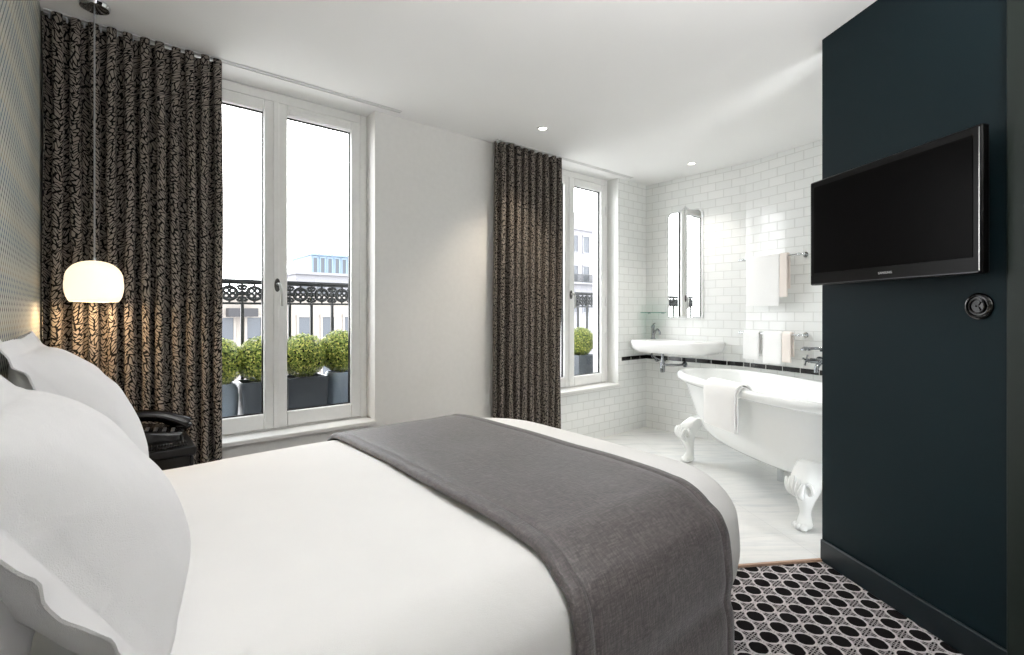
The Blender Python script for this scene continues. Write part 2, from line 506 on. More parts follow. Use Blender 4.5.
dr = structure(empty('door_1', (*(C0 + E1*.78), 0)))
inv = Matrix.Translation((-dr.location.x, -dr.location.y, 0))
mb = MB(); part_box(mb, .803, .858, .001, .026, .001, 2.22); part_box(mb, 1.665, 1.74, .001, .026, .001, 2.22); part_box(mb, .859, 1.664, .001, .026, 2.14, 2.22)
mb.build('door_frame', M['olive'], dr, bevel=.004, M=inv)
mb = MB(); part_box(mb, .862, 1.658, -.06, -.02, .01, 2.13)
for z0, z1 in ((.15, .95), (1.08, 2.0)):
    part_box(mb, .98, 1.54, -.02, -.014, z0, z1)
mb.build('door_panel', M['black_door'], dr, bevel=.006, M=inv)
# black border of tiles round the bathroom
mb = MB()
def band(a, b, u0=0.):
    a = Vector(a); b = Vector(b); d = (b-a); L = d.length; d.normalize(); nn = Vector((-d.y, d.x))
    c = Vector((3.4, 1.8))
    if nn.dot(c - a) < 0: nn = -nn
    z0, z1, t = .717, .755, .006
    fr = [a + nn*t, b + nn*t]; bk = [a + nn*.0005, b + nn*.0005]
    vs = [(p.x,p.y,z) for z in (z0,z1) for p in (bk[0], bk[1], fr[1], fr[0])]
    mb.add(vs, [(3,2,1,0),(4,5,6,7),(0,1,5,4),(1,2,6,5),(2,3,7,6),(3,0,4,7)], [(u0, .1),(u0+L,.1),(u0+L,.1),(u0,.1)]*2)
band((W2b + .05, WALL), P0); band(P0, P1, .04); band(P1, P3, .1)
structure(mb.build('trim_2', M['band'], smooth=0))

# ------------------------------------------------------------------ windows
def window(name, x0, x1, vent):
    y0 = 3.16; D = .06
    w = structure(empty(name, ((x0+x1)/2, y0, SILL))); iv = Matrix.Translation((-(x0+x1)/2, -y0, -SILL))
    def B(nm, mb, mat, par=w, **k): return mb.build(nm, mat, par, M=iv, **k)
    F = .045
    m = MB(); m.box(x0, x0+F, y0, y0+D, SILL, H-.002); m.box(x1-F, x1, y0, y0+D, SILL, H-.002)
    m.box(x0+F, x1-F, y0, y0+D, H-.06, H-.002); m.box(x0+F, x1-F, y0, y0+D, SILL, SILL+.035)
    B('window_frame', m, M['frame'], bevel=.006)
    xm = (x0+x1)/2
    for k, (a, b) in enumerate(((x0+F+.003, xm-.002), (xm+.002, x1-F-.003))):
        S = .062; z0, z1 = SILL+.038, H-.063; S0 = .09; S1 = .068
        m = MB(); m.box(a, a+S, y0-.012, y0+D-.015, z0, z1); m.box(b-S, b, y0-.012, y0+D-.015, z0, z1)
        m.box(a+S, b-S, y0-.012, y0+D-.015, z0, z0+S0); m.box(a+S, b-S, y0-.012, y0+D-.015, z1-S1, z1)
        c = B('casement', m, M['frame'], bevel=.007)
        # dark glazing gasket round the pane
        g = MB(); a2, b2, c0, c1 = a+S, b-S, z0+S0, z1-S1
        for q in ((a2, a2+.006, c0, c1), (b2-.006, b2, c0, c1), (a2+.006, b2-.006, c0, c0+.006), (a2+.006, b2-.006, c1-.006, c1)):
            g.box(q[0], q[1], y0+.012, y0+.03, q[2], q[3])
        g.build('gasket', M['black_satin'], c, M=iv, smooth=0)
        g = MB(); g.box(a2+.004, b2-.004, y0+.018, y0+.024, c0+.004, c1-.004)
        g.build('pane', M['glass'], c, M=iv, smooth=0)
    # cover strip where the casements meet
    m = MB(); m.box(xm-.016, xm+.016, y0-.022, y0-.0125, SILL+.04, H-.065)
    B('meeting_stile', m, M['frame'], bevel=.004)
    # hinges
    for z in (.95, 1.3, 2.2):
        m = MB(); m.lathe([(.007, z-.045), (.007, z+.045)], (x1-F-.001, y0-.016, 0), 10); B('hinge', m, M['frame'])
    if vent:
        m = MB(); m.box(xm+.07, x1-F-.07, y0-.03, y0-.0125, H-.128, H-.088); B('trickle_vent', m, M['frame'], bevel=.008)
    # handle: oval plate and lever turned down
    hz = 1.36
    h = MB()
    h.rings([[(xm+.004+.016*cos(2*pi*k/20), yy, hz+.04*sin(2*pi*k/20)) for k in range(20)] for yy in (y0-.0225, y0-.029)], cap0=True, cap1=True)
    ho = B('window_handle', h, M['handle_plate'])
    h = MB(); h.tube(smooth_path([(xm+.004, y0-.028, hz+.005), (xm+.006, y0-.058, hz+.006), (xm+.012, y0-.066, hz-.012), (xm+.018, y0-.066, hz-.06), (xm+.019, y0-.064, hz-.125)], 6), .008, 10)
    h.build('lever', M['steel'], ho, M=iv)
    # inside sill and outside sill
    m = MB(); m.box(x0+.001, x1-.001, WALL-.03, y0-.001, SILL+.0005, SILL+.028)
    B('window_sill', m, M['sill'], bevel=.006)
    return w
window('window_1', W1a, W1b, True)
window('window_2', W2a, W2b, False)

# ------------------------------------------------------------------ curtains and rails
def curtain(name, x0, x1, y, folds, label, seed, amp=.045, lean=(0,0)):
    rnd = random.Random(seed)
    nu = folds * 20; z0, z1 = .015, H - .013; nz = 40
    ph = [rnd.uniform(-.9, .9) for _ in range(folds + 2)]; am = [rnd.uniform(.55, 1.2) for _ in range(folds + 2)]
    dr = [rnd.uniform(-1, 1) for _ in range(folds + 2)]
    def f(i, k):
        s = i / nu; th = s * folds; q = min(int(th), folds); fr = th - q
        t = k / nz; z = lerp(z1, z0, t)
        p = lerp(ph[q], ph[q+1], fr); a = lerp(am[q], am[q+1], fr); d = lerp(dr[q], dr[q+1], fr)
        A = amp * a * (1 - .25 * max(0, .12 - t) / .12)
        ang = 2*pi*th + p * t
        x = lerp(x0 + lean[0]*t, x1 + lean[1]*t, s) - .010 * sin(2*ang) + d * .012 * t * sin(pi*s) + .004*sin(9*t + 3*q)
        yy = y + A * sin(ang) + .006 * sin(5*t*2 + q*1.7) * t
        return Vector((x, yy, z))
    vs = []; uv = []; fs = []
    for k in range(nz + 1):
        L = 0; prev = None
        for i in range(nu + 1):
            p = f(i, k)
            if prev is not None: L += ((p.x-prev.x)**2 + (p.y-prev.y)**2)**.5
            prev = p; vs.append(p); uv.append((L, p.z))
    for k in range(nz):
        for i in range(nu):
            a = k*(nu+1) + i; fs.append((a, a+1, a+nu+2, a+nu+1))
    root = empty(name, ((x0+x1)/2, y, 0)); iv = Matrix.Translation((-(x0+x1)/2, -y, 0))
    o = MB().add(vs, fs, uv).build('drape', M['curtain'], root, smooth=80, M=iv)
    s = o.modifiers.new('thick', 'SOLIDIFY'); s.thickness = .003
    # heading tape with its hooks up to the rail
    for i in range(folds + 1):
        x = lerp(x0 + .02, x1 - .02, i / folds)
        MB().tube([(x, y + .012, H-.03), (x, y+.012, H-.0075)], .0035, 6).build('hook', M['plastic_white'], root, M=iv)
    tag(root, label, 'curtain', 'leaf-print curtains')
    return root
curtain('curtain', HEAD + .008, .47, 2.93, 11, 'dark leaf-print curtain behind the hanging white lamp, in the corner by the wallpaper', 3)
curtain('curtain', 2.30, 2.99, 2.945, 9, 'dark leaf-print curtain between the white wall and the tiled bathroom', 8, .045, (-.02, -.03))
def rail(x0, x1, label):
    mb = MB()
    for y0, y1, z0 in ((2.962, 2.965, H-.007), (2.991, 2.994, H-.007)): mb.box(x0, x1, y0-.04, y1-.04, z0, H-.0005)
    mb.box(x0, x1, 2.926, 2.950, H-.003, H-.0005)
    o = mb.build('curtain_rail', plain_rail, smooth=0)
    tag(o, label, 'curtain rail', 'white ceiling curtain rails')
plain_rail = plain('white_rail_lacquer', (214,214,213), .4)
rail(HEAD + .01, 1.50, 'slim white curtain rail on the ceiling above the tall bedroom window')
rail(2.30, 3.98, 'slim white curtain rail on the ceiling above the tiled bathroom window')

# ------------------------------------------------------------------ bed
BX0, BX1, BY0, BY1 = -.13, 1.88, .75, 2.37
BT = .63
def rrect(x0, x1, y0, y1, ra, rb, n=10):
    """rounded rectangle; ra: head corners, rb: foot corners"""
    pts = []
    def arc(cx, cy, r, a0):
        for k in range(n + 1):
            a = a0 + pi/2 * k / n; pts.append((cx + r*cos(a), cy + r*sin(a)))
    def seg(a, b, m):
        for k in range(1, m): pts.append((lerp(a[0], b[0], k/m), lerp(a[1], b[1], k/m)))
    arc(x1-rb, y0+rb, rb, -pi/2); seg((x1, y0+rb), (x1, y1-rb), 14)
    arc(x1-rb, y1-rb, rb, 0); seg((x1-rb, y1), (x0+ra, y1), 24)
    arc(x0+ra, y1-ra, ra, pi/2); seg((x0, y1-ra), (x0, y0+ra), 14)
    arc(x0+ra, y0+ra, ra, pi); seg((x0+ra, y0), (x1-rb, y0), 24)
    return pts
bed = empty('bed', (.87, 1.56, 0)); ib = Matrix.Translation((-.87, -1.56, 0))
tag(bed, 'double bed with its head against the patterned wallpaper', 'bed')
MB().prism(rrect(BX0+.02, BX1-.13, BY0+.10, BY1-.10, .02, .12), .10, .30).build('bed_base', M['base_fabric'], bed, M=ib, bevel=.01)
MB().prism(rrect(BX0+.02, BX1-.10, BY0+.08, BY1-.08, .05, .14), .302, .54).build('mattress', M['mattress'], bed, M=ib, bevel=.04, seg=4)
for x in (.05, 1.55):
    for y in (1.0, 2.1):
        MB().lathe([(.022, .001), (.03, .1)], (x, y, 0), 14).build('leg', M['black_satin'], bed, M=ib)
# duvet: rings from the tucked hem up over the rounded edge, then inwards
def duvet_prof():
    """(inset, z) from hem to crown"""
    pr = [(.075, .245), (.045, .25), (.022, .275), (.008, .32), (.0, .38), (.002, .43)]
    R = .17
    for k in range(1, 11):
        a = pi/2 * k / 10
        pr.append((.004 + R * (1 - cos(a)) , BT - R - .012 + R * sin(a)))
    pr += [(.23, BT-.006), (.32, BT-.002), (.45, BT), (.6, BT), (.72, BT)]
    return pr
mb = MB(); R = []
for ins, z in duvet_prof():
    ins = min(ins, .78)
    rb = max(.36 - ins*.8, .02); ra = max(.10 - ins, .015)
    ring = rrect(BX0+ins, BX1-ins*1.0, BY0+ins, BY1-ins, ra, rb)
    out = []
    for x, y in ring:
        nz = noise.noise(Vector((x*2.2, y*2.2, z*2))) * .010 + noise.noise(Vector((x*5, y*5, z*5))) * .004
        out.append((x, y + (nz if z < .5 else 0), z + (nz if z > .5 else 0)))
    R.append(out)
mb.rings(R, cap1=True)
dv = mb.build('duvet', M['duvet'], smooth=80)
tag(dv, 'white cotton duvet spread smooth over the bed', 'duvet')

# bed runner laid across, hanging over both sides
def run_path():
    pr = duvet_prof()[3:]
    g = .014
    near = [(BY0 - .020, .10), (BY0 - .019, .15), (BY0 - .018, .20), (BY0 - .016, .27)]
    pts = []
    for ins, z in pr:
        pts.append((BY0 + ins, z))
    ctr = [(lerp(BY0+.72, BY1-.72, k/4), BT) for k in range(1, 4)]
    far = [(BY1 - ins, z) for ins, z in reversed(pr)]
    full = near + [(y - g*.9 if z < .55 else y, z + (g if z > .5 else 0)) for y, z in pts] + [(y, z + g) for y, z in ctr] + [(y + g*.9 if z < .55 else y, z + (g if z > .5 else 0)) for y, z in far]
    return full
rp = smooth_path([(0, y, z) for y, z in run_path()], 3)
RX0, RX1 = .80, 1.49
def run_mesh():
    us = [0, .004, .012, .022, .032, .042, .046, .05, .054, .064, .09, .12]
    W = RX1 - RX0; us = us + [lerp(.14, W-.14, k/14) for k in range(15)] + [W - u for u in reversed(us)]
    N = len(rp); nor = []
    for i in range(N):
        t = (rp[min(i+1, N-1)] - rp[max(i-1, 0)]).normalized(); nor.append(Vector((0, -t.z, t.y)))
    arc = [0]
    for i in range(1, N): arc.append(arc[-1] + (rp[i]-rp[i-1]).length)
    top = []; bot = []
    for i in range(N):
        e2 = min(arc[i], arc[-1]-arc[i]); rt = []; rb_ = []
        for u in us:
            e = min(u, W-u)
            h = .016 * min(1, sqrt(max(0, 1 - (1 - min(e, .02)/.02)**2))) + .0015
            for ee in (e, e2):
                if ee > .03: h -= .0055 * math.exp(-((ee-.05)/.006)**2)
            h *= min(1, .2 + e2/.02)
            x = RX0 + u + .006*noise.noise(Vector((arc[i]*2.5, u*0, 3)))
            wr = .004*noise.noise(Vector((arc[i]*4, u*5, 1)))
            base = rp[i] + Vector((x, 0, 0))
            rt.append(base + nor[i]*(h + wr + .002)); rb_.append(base + nor[i]*(wr*1.0 + .0))
        top.append(rt); bot.append(list(reversed(rb_)))
    m = MB(); m.rings([t + b for t, b in zip(top, bot)], cap0=True, cap1=True)
    return m
o = run_mesh().build('bed_runner', M['runner'], smooth=60)
tag(o, 'thick grey woven runner laid across the foot half of the bed', 'bed runner')

# pillows with flanged edges
def pillow_mesh(w, h, T, fl, seed, dent=.0):
    n = 44; m = MB(); rnd = Vector((seed*7.3, seed*1.7, 0))
    def half(sgn):
        vs = []; fs = []
        X = [-1 - fl/(w/2) * (1 - k/5) for k in range(5)] + [lerp(-1, 1, k/n) for k in range(n+1)] + [1 + fl/(w/2) * (k+1)/5 for k in range(5)]
        Y = [-1 - fl/(h/2) * (1 - k/5) for k in range(5)] + [lerp(-1, 1, k/n) for k in range(n+1)] + [1 + fl/(h/2) * (k+1)/5 for k in range(5)]
        for y in Y:
            for x in X:
                cx, cy = max(-1, min(1, x)), max(-1, min(1, y))
                b = max(0, (1-abs(cx)**2.6)) ** .62 * max(0, (1-abs(cy)**2.6)) ** .62
                z = sgn * (T/2 * b)
                px = x*w/2; py = y*h/2
                # the seams pull in between the corners
                px *= 1 - .045 * (1-cy*cy) * abs(cx)**3 ; py *= 1 - .045 * (1-cx*cx) * abs(cy)**3
                e = max(abs(x), abs(y))
                q = Vector((px*6, py*6, 0)) + rnd
                wr = .012*noise.noise(q) * b + .006*noise.noise(q*2.3)*b
                if b < .5:   # gathers running out from the seam
                    ed = px if abs(cy) > abs(cx) else py
                    wr += .006 * noise.noise(Vector((ed*28, seed, 1.5))) * (1 - b)
                fw = 0
                if e > 1:
                    out = (e - 1) / (fl/(w/2)) if fl else 0
                    ed = px if abs(y) > abs(x) else py
                    fw = .016 * out * noise.noise(Vector((ed*14, seed*3., .2))) + .008*out*noise.noise(Vector((ed*34, seed, 4)))
                if x < -1: fw += .004 * (-1 - x) / (fl/(w/2))      # the near hem flops forward
                if fl and (y < -1 or x > 1):     # hems under the pillow and on its other side fold back
                    ob = max(0, -1 - y) / (fl/(h/2)) + max(0, x - 1) / (fl/(w/2)); fw -= .05 * ob; py += .02 * max(0, -1 - y) / (fl/(h/2)) ; px -= .025 * max(0, x - 1) / (fl/(w/2))
                vs.append(Vector((px, py, z + sgn*wr*(1 if b > 0 else 0) + fw + sgn*.002)))
        nx = len(X)
        for j in range(len(Y)-1):
            for i in range(nx-1):
                a = j*nx + i; fs.append((a, a+1, a+nx+1, a+nx))
        m.add(vs, fs); return nx, len(Y)
    nx, ny = half(1); half(-1)
    o = nx*ny
    bd = [i for i in range(nx)] + [j*nx+nx-1 for j in range(1, ny)] + [(ny-1)*nx+i for i in range(nx-2, -1, -1)] + [j*nx for j in range(ny-2, 0, -1)]
    for k in range(len(bd)):
        a, b = bd[k], bd[(k+1) % len(bd)]
        m.f.append((a, b, o+b, o+a))
    return m
def pillow(loc, lean, spin, w, h, T, fl, seed, label, yaw=0):
    """stands on its lower edge, the face turned to the foot of the bed and tipped back by lean degrees"""
    m = pillow_mesh(w, h, T, fl, seed)
    # local x -> -d (along the bed's width), local y -> up, local z -> +t
    B = Matrix(((0,0,1,0),(-1,0,0,0),(0,-1,0,0),(0,0,0,1)))
    B = Matrix(((0,0,1,0),(1,0,0,0),(0,1,0,0),(0,0,0,1)))
    Rm = Matrix.Rotation(radians(yaw), 4, 'Z') @ Matrix.Rotation(radians(-lean), 4, 'Y') @ B @ Matrix.Rotation(radians(spin), 4, 'Z')
    o = m.build('pillow', M['linen'], smooth=80, M=Rm); o.location = loc
    tag(o, label, 'pillow', 'white bed pillows')
    return o
pillow((-.040, 1.93, .880), 30, 1, .49, .49, .20, .05, 2, 'white flanged pillow on the window side of the bed, propped in front', -3)
pillow((-.130, 1.92, .77), 12, -1, .48, .20, .07, .03, 3, 'white pillow on the window side of the bed, tucked against the wallpaper')
pillow((-.032, 1.10, .862), 33, 2, .45, .45, .22, .062, 5, 'white flanged pillow at the bed edge away from the window, propped in front', -7)
pillow((-.125, 1.08, .77), 12, 1, .46, .20, .08, .03, 7, 'white pillow tucked behind the pillow at the bed edge away from the window')

# ------------------------------------------------------------------ bedside table and telephone
bt = empty('bedside_table', (.08, 2.62, 0)); tag(bt, 'small black bedside table between the bed and the curtain', 'bedside table')
MB().box(-.22, .22, -.18, .18, .60, .635).build('table_top', M['black_satin'], bt, bevel=.005)
MB().box(-.20, .20, -.165, .165, .43, .598).build('drawer_case', M['black_satin'], bt, bevel=.004)
dd = MB().box(.2005, .214, -.155, .155, .44, .588).build('drawer', M['black_satin'], bt, bevel=.003)
MB().ball((.224, 0, .51), .011).build('knob', M['chrome'], dd)
for x in (-.18, .18):
    for y in (-.145, .145):
        MB().box(x-.016, x+.016, y-.016, y+.016, .001, .429).build('leg', M['black_satin'], bt, bevel=.003)
ph = empty('telephone', (.15, 2.60, .636), radians(-8)); ph.scale = (1.15, 1.15, 1.15); tag(ph, 'black desk telephone on the bedside table by the curtain', 'telephone')
mb = MB(); mb.add([(-.10,-.09,0),(.11,-.09,0),(.11,.09,0),(-.10,.09,0),(-.095,-.085,.074),(.105,-.085,.046),(.105,.085,.046),(-.095,.085,.074)],
                  [(3,2,1,0),(4,5,6,7),(0,1,5,4),(1,2,6,5),(2,3,7,6),(3,0,4,7)])
mb.build('phone_base', M['black_gloss'], ph, bevel=.008, seg=3)
mb = MB(); hp = smooth_path([(-.10,.045,.075),(-.085,.045,.088),(-.04,.045,.10),(.03,.045,.092),(.085,.045,.068),(.115,.045,.05)], 6)
mb.tube(hp, [.022+.012*abs(2*k/(len(hp)-1)-1)**2 for k in range(len(hp))], 14)
mb.ball((-.092,.045,.068), .03, 16, 10, (1,1,.6)); mb.ball((.102,.045,.048), .03, 16, 10, (1.1,1,.55))
mb.build('handset', M['black_gloss'], ph)
mb = MB()
for i in range(5):
    for j in range(3):
        x = -.03 + i*.026; y = -.065 + j*.024; z = .074 - (x+.095)/.2*.028
        mb.box(x-.006, x+.006, y-.005, y+.005, z-.001, z+.004)
mb.build('keypad', M['key_grey'], ph, bevel=.002)
mb = MB(); cp = [(-.09+.012*k*.5+.2*0, -.0, 0) for k in range(2)]
coil = []
for k in range(260):
    t = k/259; a = t*2*pi*26
    b = Vector((lerp(-.09, .12, t), -.105 - .03*sin(pi*t), .013 + .0*t))
    coil.append(b + Vector((0, .008*cos(a), .008*sin(a))))
mb.tube(coil, .0022, 6).build('cord', M['black_gloss'], ph)

# ------------------------------------------------------------------ pendant lamp
pl = empty('pendant_lamp', (-.03, 2.74, H)); tag(pl, 'glowing white dome pendant lamp hanging on a thin cord before the curtain', 'lamp')
MB().lathe([(.052, -.003), (.055, -.012), (.05, -.024), (.03, -.034), (.006, -.037)], n=32).build('canopy', M['chrome'], pl)
M['cord'] = plain('grey_lamp_cord', (150,150,152), .4)
MB().tube([(0,0,-.036), (0,0,-1.10)], .003, 8).build('cord', M['cord'], pl)
zt, zb = 1.418 - H, 1.243 - H
prof = []
for k in range(13):
    a = pi/2 * (1 - k/12)
    prof.append((.131*cos(a)**.85 if k else .0005, zt - .085 + .085*sin(a)**.9))
prof += [(.1335, zt-.10), (.133, zt-.118), (.130, zt-.135), (.123, zt-.155), (.115, zt-.168), (.108, zb)]
prof = [(r*.745, z) for r, z in prof]
sh = MB().rings([[(r*cos(2*pi*k/40), r*sin(2*pi*k/40), z) for k in range(40)] for r, z in prof]).build('lamp_shade', M['shade'], pl, smooth=80)
sh.modifiers.new('thick', 'SOLIDIFY').thickness = .003
mb = MB(); mb.lathe([(.010, zt-.10), (.013, zt-.09), (.013, zt-.02), (.006, zt-.005), (.006, zt+.012)], n=16); mb.build('lamp_holder', M['chrome'], pl)
MB().ball((0,0,zt-.125), .024).build('bulb', M['bulb'], pl)

# ------------------------------------------------------------------ downlights
def downlight(x, y, label, watts=34, col=(1., .86, .68)):
    d = empty('downlight', (x, y, H)); tag(d, label, 'downlight', 'small recessed ceiling spots')
    MB().lathe([(.0245, -.001), (.040, -.001), (.039, -.006), (.029, -.008), (.0245, -.001)], n=28, caps=False).build('trim_ring', M['frame'], d)
    MB().lathe([(.0005, -.003), (.024, -.003), (.024, -.0008)], n=24).build('lens', M['lamp_lens'], d)
    L = bpy.data.lights.new('downlight_beam', 'SPOT'); L.energy = watts; L.color = col; L.spot_size = radians(96); L.spot_blend = .8; L.shadow_soft_size = .03
    lo = bpy.data.objects.new('downlight_beam', L); C.objects.link(lo); lo.parent = d; lo.location = (0, 0, -.02)
    return d
downlight(2.41, 2.55, 'small recessed ceiling spot by the curtain at the bathroom')
downlight(3.99, 2.31, 'small recessed ceiling spot over the washbasin', 20, (1., .96, .90))
downlight(3.55, .95, 'added unseen ceiling spot brightening the near end of the bathtub', 30, (1., .98, .95))  # added spot, hidden behind the partition, to brighten the bathroom

for x, y, l in ((.55, 1.45, 'added unseen fill spot in the ceiling over the head half of the bed'), (1.30, 1.25, 'added unseen fill spot in the ceiling over the foot of the bed'), (.75, .15, 'added unseen fill spot in the ceiling over the floor beside the bed'), (.55, -1.0, 'added unseen fill spot in the ceiling towards the entrance of the room')):  # added spots outside the view that lift the bedroom's brightness
    downlight(x, y, l, 8, (1., .98, .95))

# added uplighter behind the camera, unseen fill light bounced off the ceiling
fl = empty('added_fill_lamp', (.75, -.55, 0)); tag(fl, 'slim white uplighter added behind the camera as unseen ceiling fill', 'lamp')
MB().lathe([(.13, .001), (.13, .012), (.10, .02), (.014, .026)], n=36).build('fill_lamp_base', M['frame'], fl)
MB().tube([(0,0,.024), (0,0,1.46)], .011, 14).build('pole', M['frame'], fl)
sh_ = MB().rings([[(r*cos(2*pi*k/36), r*sin(2*pi*k/36), z) for k in range(36)] for r, z in ((.02,1.455),(.07,1.462),(.115,1.48),(.14,1.505),(.15,1.53))], cap0=True).build('fill_lamp_bowl', M['frame'], fl)
sh_.modifiers.new('thick', 'SOLIDIFY').thickness = .003
MB().ball((0,0,1.50), .03).build('bulb', M['bulb'], fl)
Lu = bpy.data.lights.new('added_fill_beam', 'SPOT'); Lu.energy = 260; Lu.color = (1., .99, .99); Lu.spot_size = radians(168); Lu.spot_blend = .6; Lu.shadow_soft_size = .06
lo_ = bpy.data.objects.new('added_fill_beam', Lu); C.objects.link(lo_); lo_.parent = fl; lo_.location = (0, 0, 1.545); lo_.rotation_euler = (pi, 0, 0)

# ------------------------------------------------------------------ television
def on_wall(s, n, z): p = C0 + E1*s + NN*n; return Vector((p.x, p.y, z))
TVM = Matrix(((E1.x, NN.x, 0, 0), (E1.y, NN.y, 0, 0), (0, 0, 1, 0), (0, 0, 0, 1)))   # local x along the wall towards the camera, y out of it
tv = empty('television', (*(C0 + E1*.41), 1.32)); tag(tv, 'flat black television on the dark petrol wall', 'television')
def tvb(nm, mb, mat, par=tv, **k): return mb.build(nm, mat, par, M=TVM, **k)
x0, x1, z0, z1 = -.382, .372, .005, .492
m = MB(); m.box(x0, x1, .056, .088, z0, z1); tvb('casing', m, M['bezel'], bevel=.008, seg=3)
m = MB(); m.add([(x0+.08,.0555,z0+.05),(x1-.08,.0555,z0+.05),(x1-.08,.0555,z1-.05),(x0+.08,.0555,z1-.05),(x0+.16,.024,z0+.12),(x1-.16,.024,z0+.12),(x1-.16,.024,z1-.12),(x0+.16,.024,z1-.12)],
                [(0,1,2,3),(7,6,5,4),(0,4,5,1),(1,5,6,2),(2,6,7,3),(3,7,4,0)]); tvb('rear_cover', m, M['black_satin'])
m = MB(); m.box(x0+.028, x1-.028, .0883, .0895, z0+.055, z1-.03); tvb('screen', m, M['screen'], smooth=0)
m = MB(); m.box(x0+.012, x1-.012, .0883, .090, z0+.004, z0+.0075); tvb('lower_trim', m, M['dark_trim'], smooth=0)
m = MB(); m.box(x1-.0085, x1-.0065, .0883, .0905, z0+.01, z1-.01); tvb('side_trim', m, M['steel'], smooth=0)
m = MB(); m.box(-.12, .12, .0005, .006, .12, .36); m.box(-.10, -.06, .006, .024, .10, .38); m.box(.06, .10, .006, .024, .10, .38); tvb('wall_bracket', m, M['black_satin'])
tc = bpy.data.curves.new('brand_lettering', 'FONT'); tc.body = 'SAMSUNG'; tc.size = .0125; tc.align_x = 'CENTER'; tc.extrude = .0004; tc.space_character = 1.1
to = bpy.data.objects.new('tmp', tc); C.objects.link(to)
dg = bpy.context.evaluated_depsgraph_get(); me = bpy.data.meshes.new_from_object(to.evaluated_get(dg)); bpy.data.objects.remove(to)
me.materials.clear(); me.materials.append(M['silver'])
# lettering plane: reading direction runs from the bathroom end to the camera end
me.transform(TVM @ Matrix(((1,0,0,0),(0,0,1,0),(0,1,0,0),(0,0,0,1))))
lo = bpy.data.objects.new('lettering', me); C.objects.link(lo); lo.parent = tv
off = TVM @ Vector((.02, .0893, z0+.026)); lo.location = off
lo['label'] = 'silver maker lettering'

# round black wall socket
so = empty('wall_socket', on_wall(.705, 0, 1.22)); tag(so, 'round black wall socket on the dark wall under the television', 'socket')
RX = TVM @ Matrix.Rotation(radians(-90), 4, 'X')
MB().lathe([(.045, .0008), (.045, .007), (.041, .011), (.034, .012), (.032, .008), (.0005, .008)], n=40, M=RX).build('cover_plate', M['black_gloss'], so)
MB().lathe([(.026, .0085), (.0265, .013), (.022, .014), (.021, .010), (.0005, .010)], n=32, M=RX).build('inner_ring', M['black_gloss'], so)
m = MB()
for a in (90, 210, 330): m.box(-.003, .003, .004, .017, .0105, .0135, Matrix.Rotation(radians(a), 4, 'Z'))
m.build('spokes', M['black_gloss'], so, M=RX)

# ------------------------------------------------------------------ bathtub
# plan: long axis direction A, across direction Wd (towards the tiled wall)
def old2room(X, Y): return Vector((X*.768 + Y*.64, -X*.64 + Y*.768))
TC = old2room(1.80, 3.45); A = (old2room(-.16, .987)).normalized(); Wd = Vector((A.y, -A.x))
TM = Matrix(((A.x, Wd.x, 0, TC.x), (A.y, Wd.y, 0, TC.y), (0, 0, 1, 0), (0, 0, 0, 1)))
TI = Matrix(((A.x, Wd.x, 0, 0), (A.y, Wd.y, 0, 0), (0, 0, 1, 0), (0, 0, 0, 1)))
tub = empty('bathtub', (TC.x, TC.y, .006)); tag(tub, 'white freestanding roll-top bathtub on claw feet', 'bathtub')
def sell(a, b, cx, z, n=72, p=2.6):
    r = []
    for k in range(n):
        t = 2*pi*k/n; c, s = cos(t), sin(t)
        r.append((cx + a*math.copysign(abs(c)**(2/p), c), b*math.copysign(abs(s)**(2/p), s), z))
    return r
RZ = .70
shell = [(.30,.16,-.12,.215),(.52,.235,-.12,.225),(.64,.27,-.115,.25),(.73,.295,-.10,.30),(.785,.312,-.075,.38),(.815,.325,-.05,.48),(.845,.340,-.02,.58),(.865,.355,0,.645),(.875,.36,0,RZ-.035)]
mb = MB(); R = [sell(*q) for q in shell]
rim = []
for k in range(15):
    a = -pi*.62 + (pi*1.55)*k/14
    rim.append((.888 + .032*cos(a), .372 + .032*cos(a), 0, RZ-.032 + .032*sin(a)))
R += [sell(*q) for q in rim]
inner = [(.845,.335,0,RZ-.045),(.82,.318,-.005,.60),(.79,.305,-.015,.50),(.755,.292,-.025,.40),(.70,.272,-.03,.32),(.60,.23,-.03,.275),(.40,.16,-.03,.262),(.15,.06,-.03,.26)]
R += [sell(*q) for q in inner]
mb.rings(R, cap0=True, cap1=True)
tb = mb.build('tub_shell', M['enamel'], tub, smooth=70, M=TI)
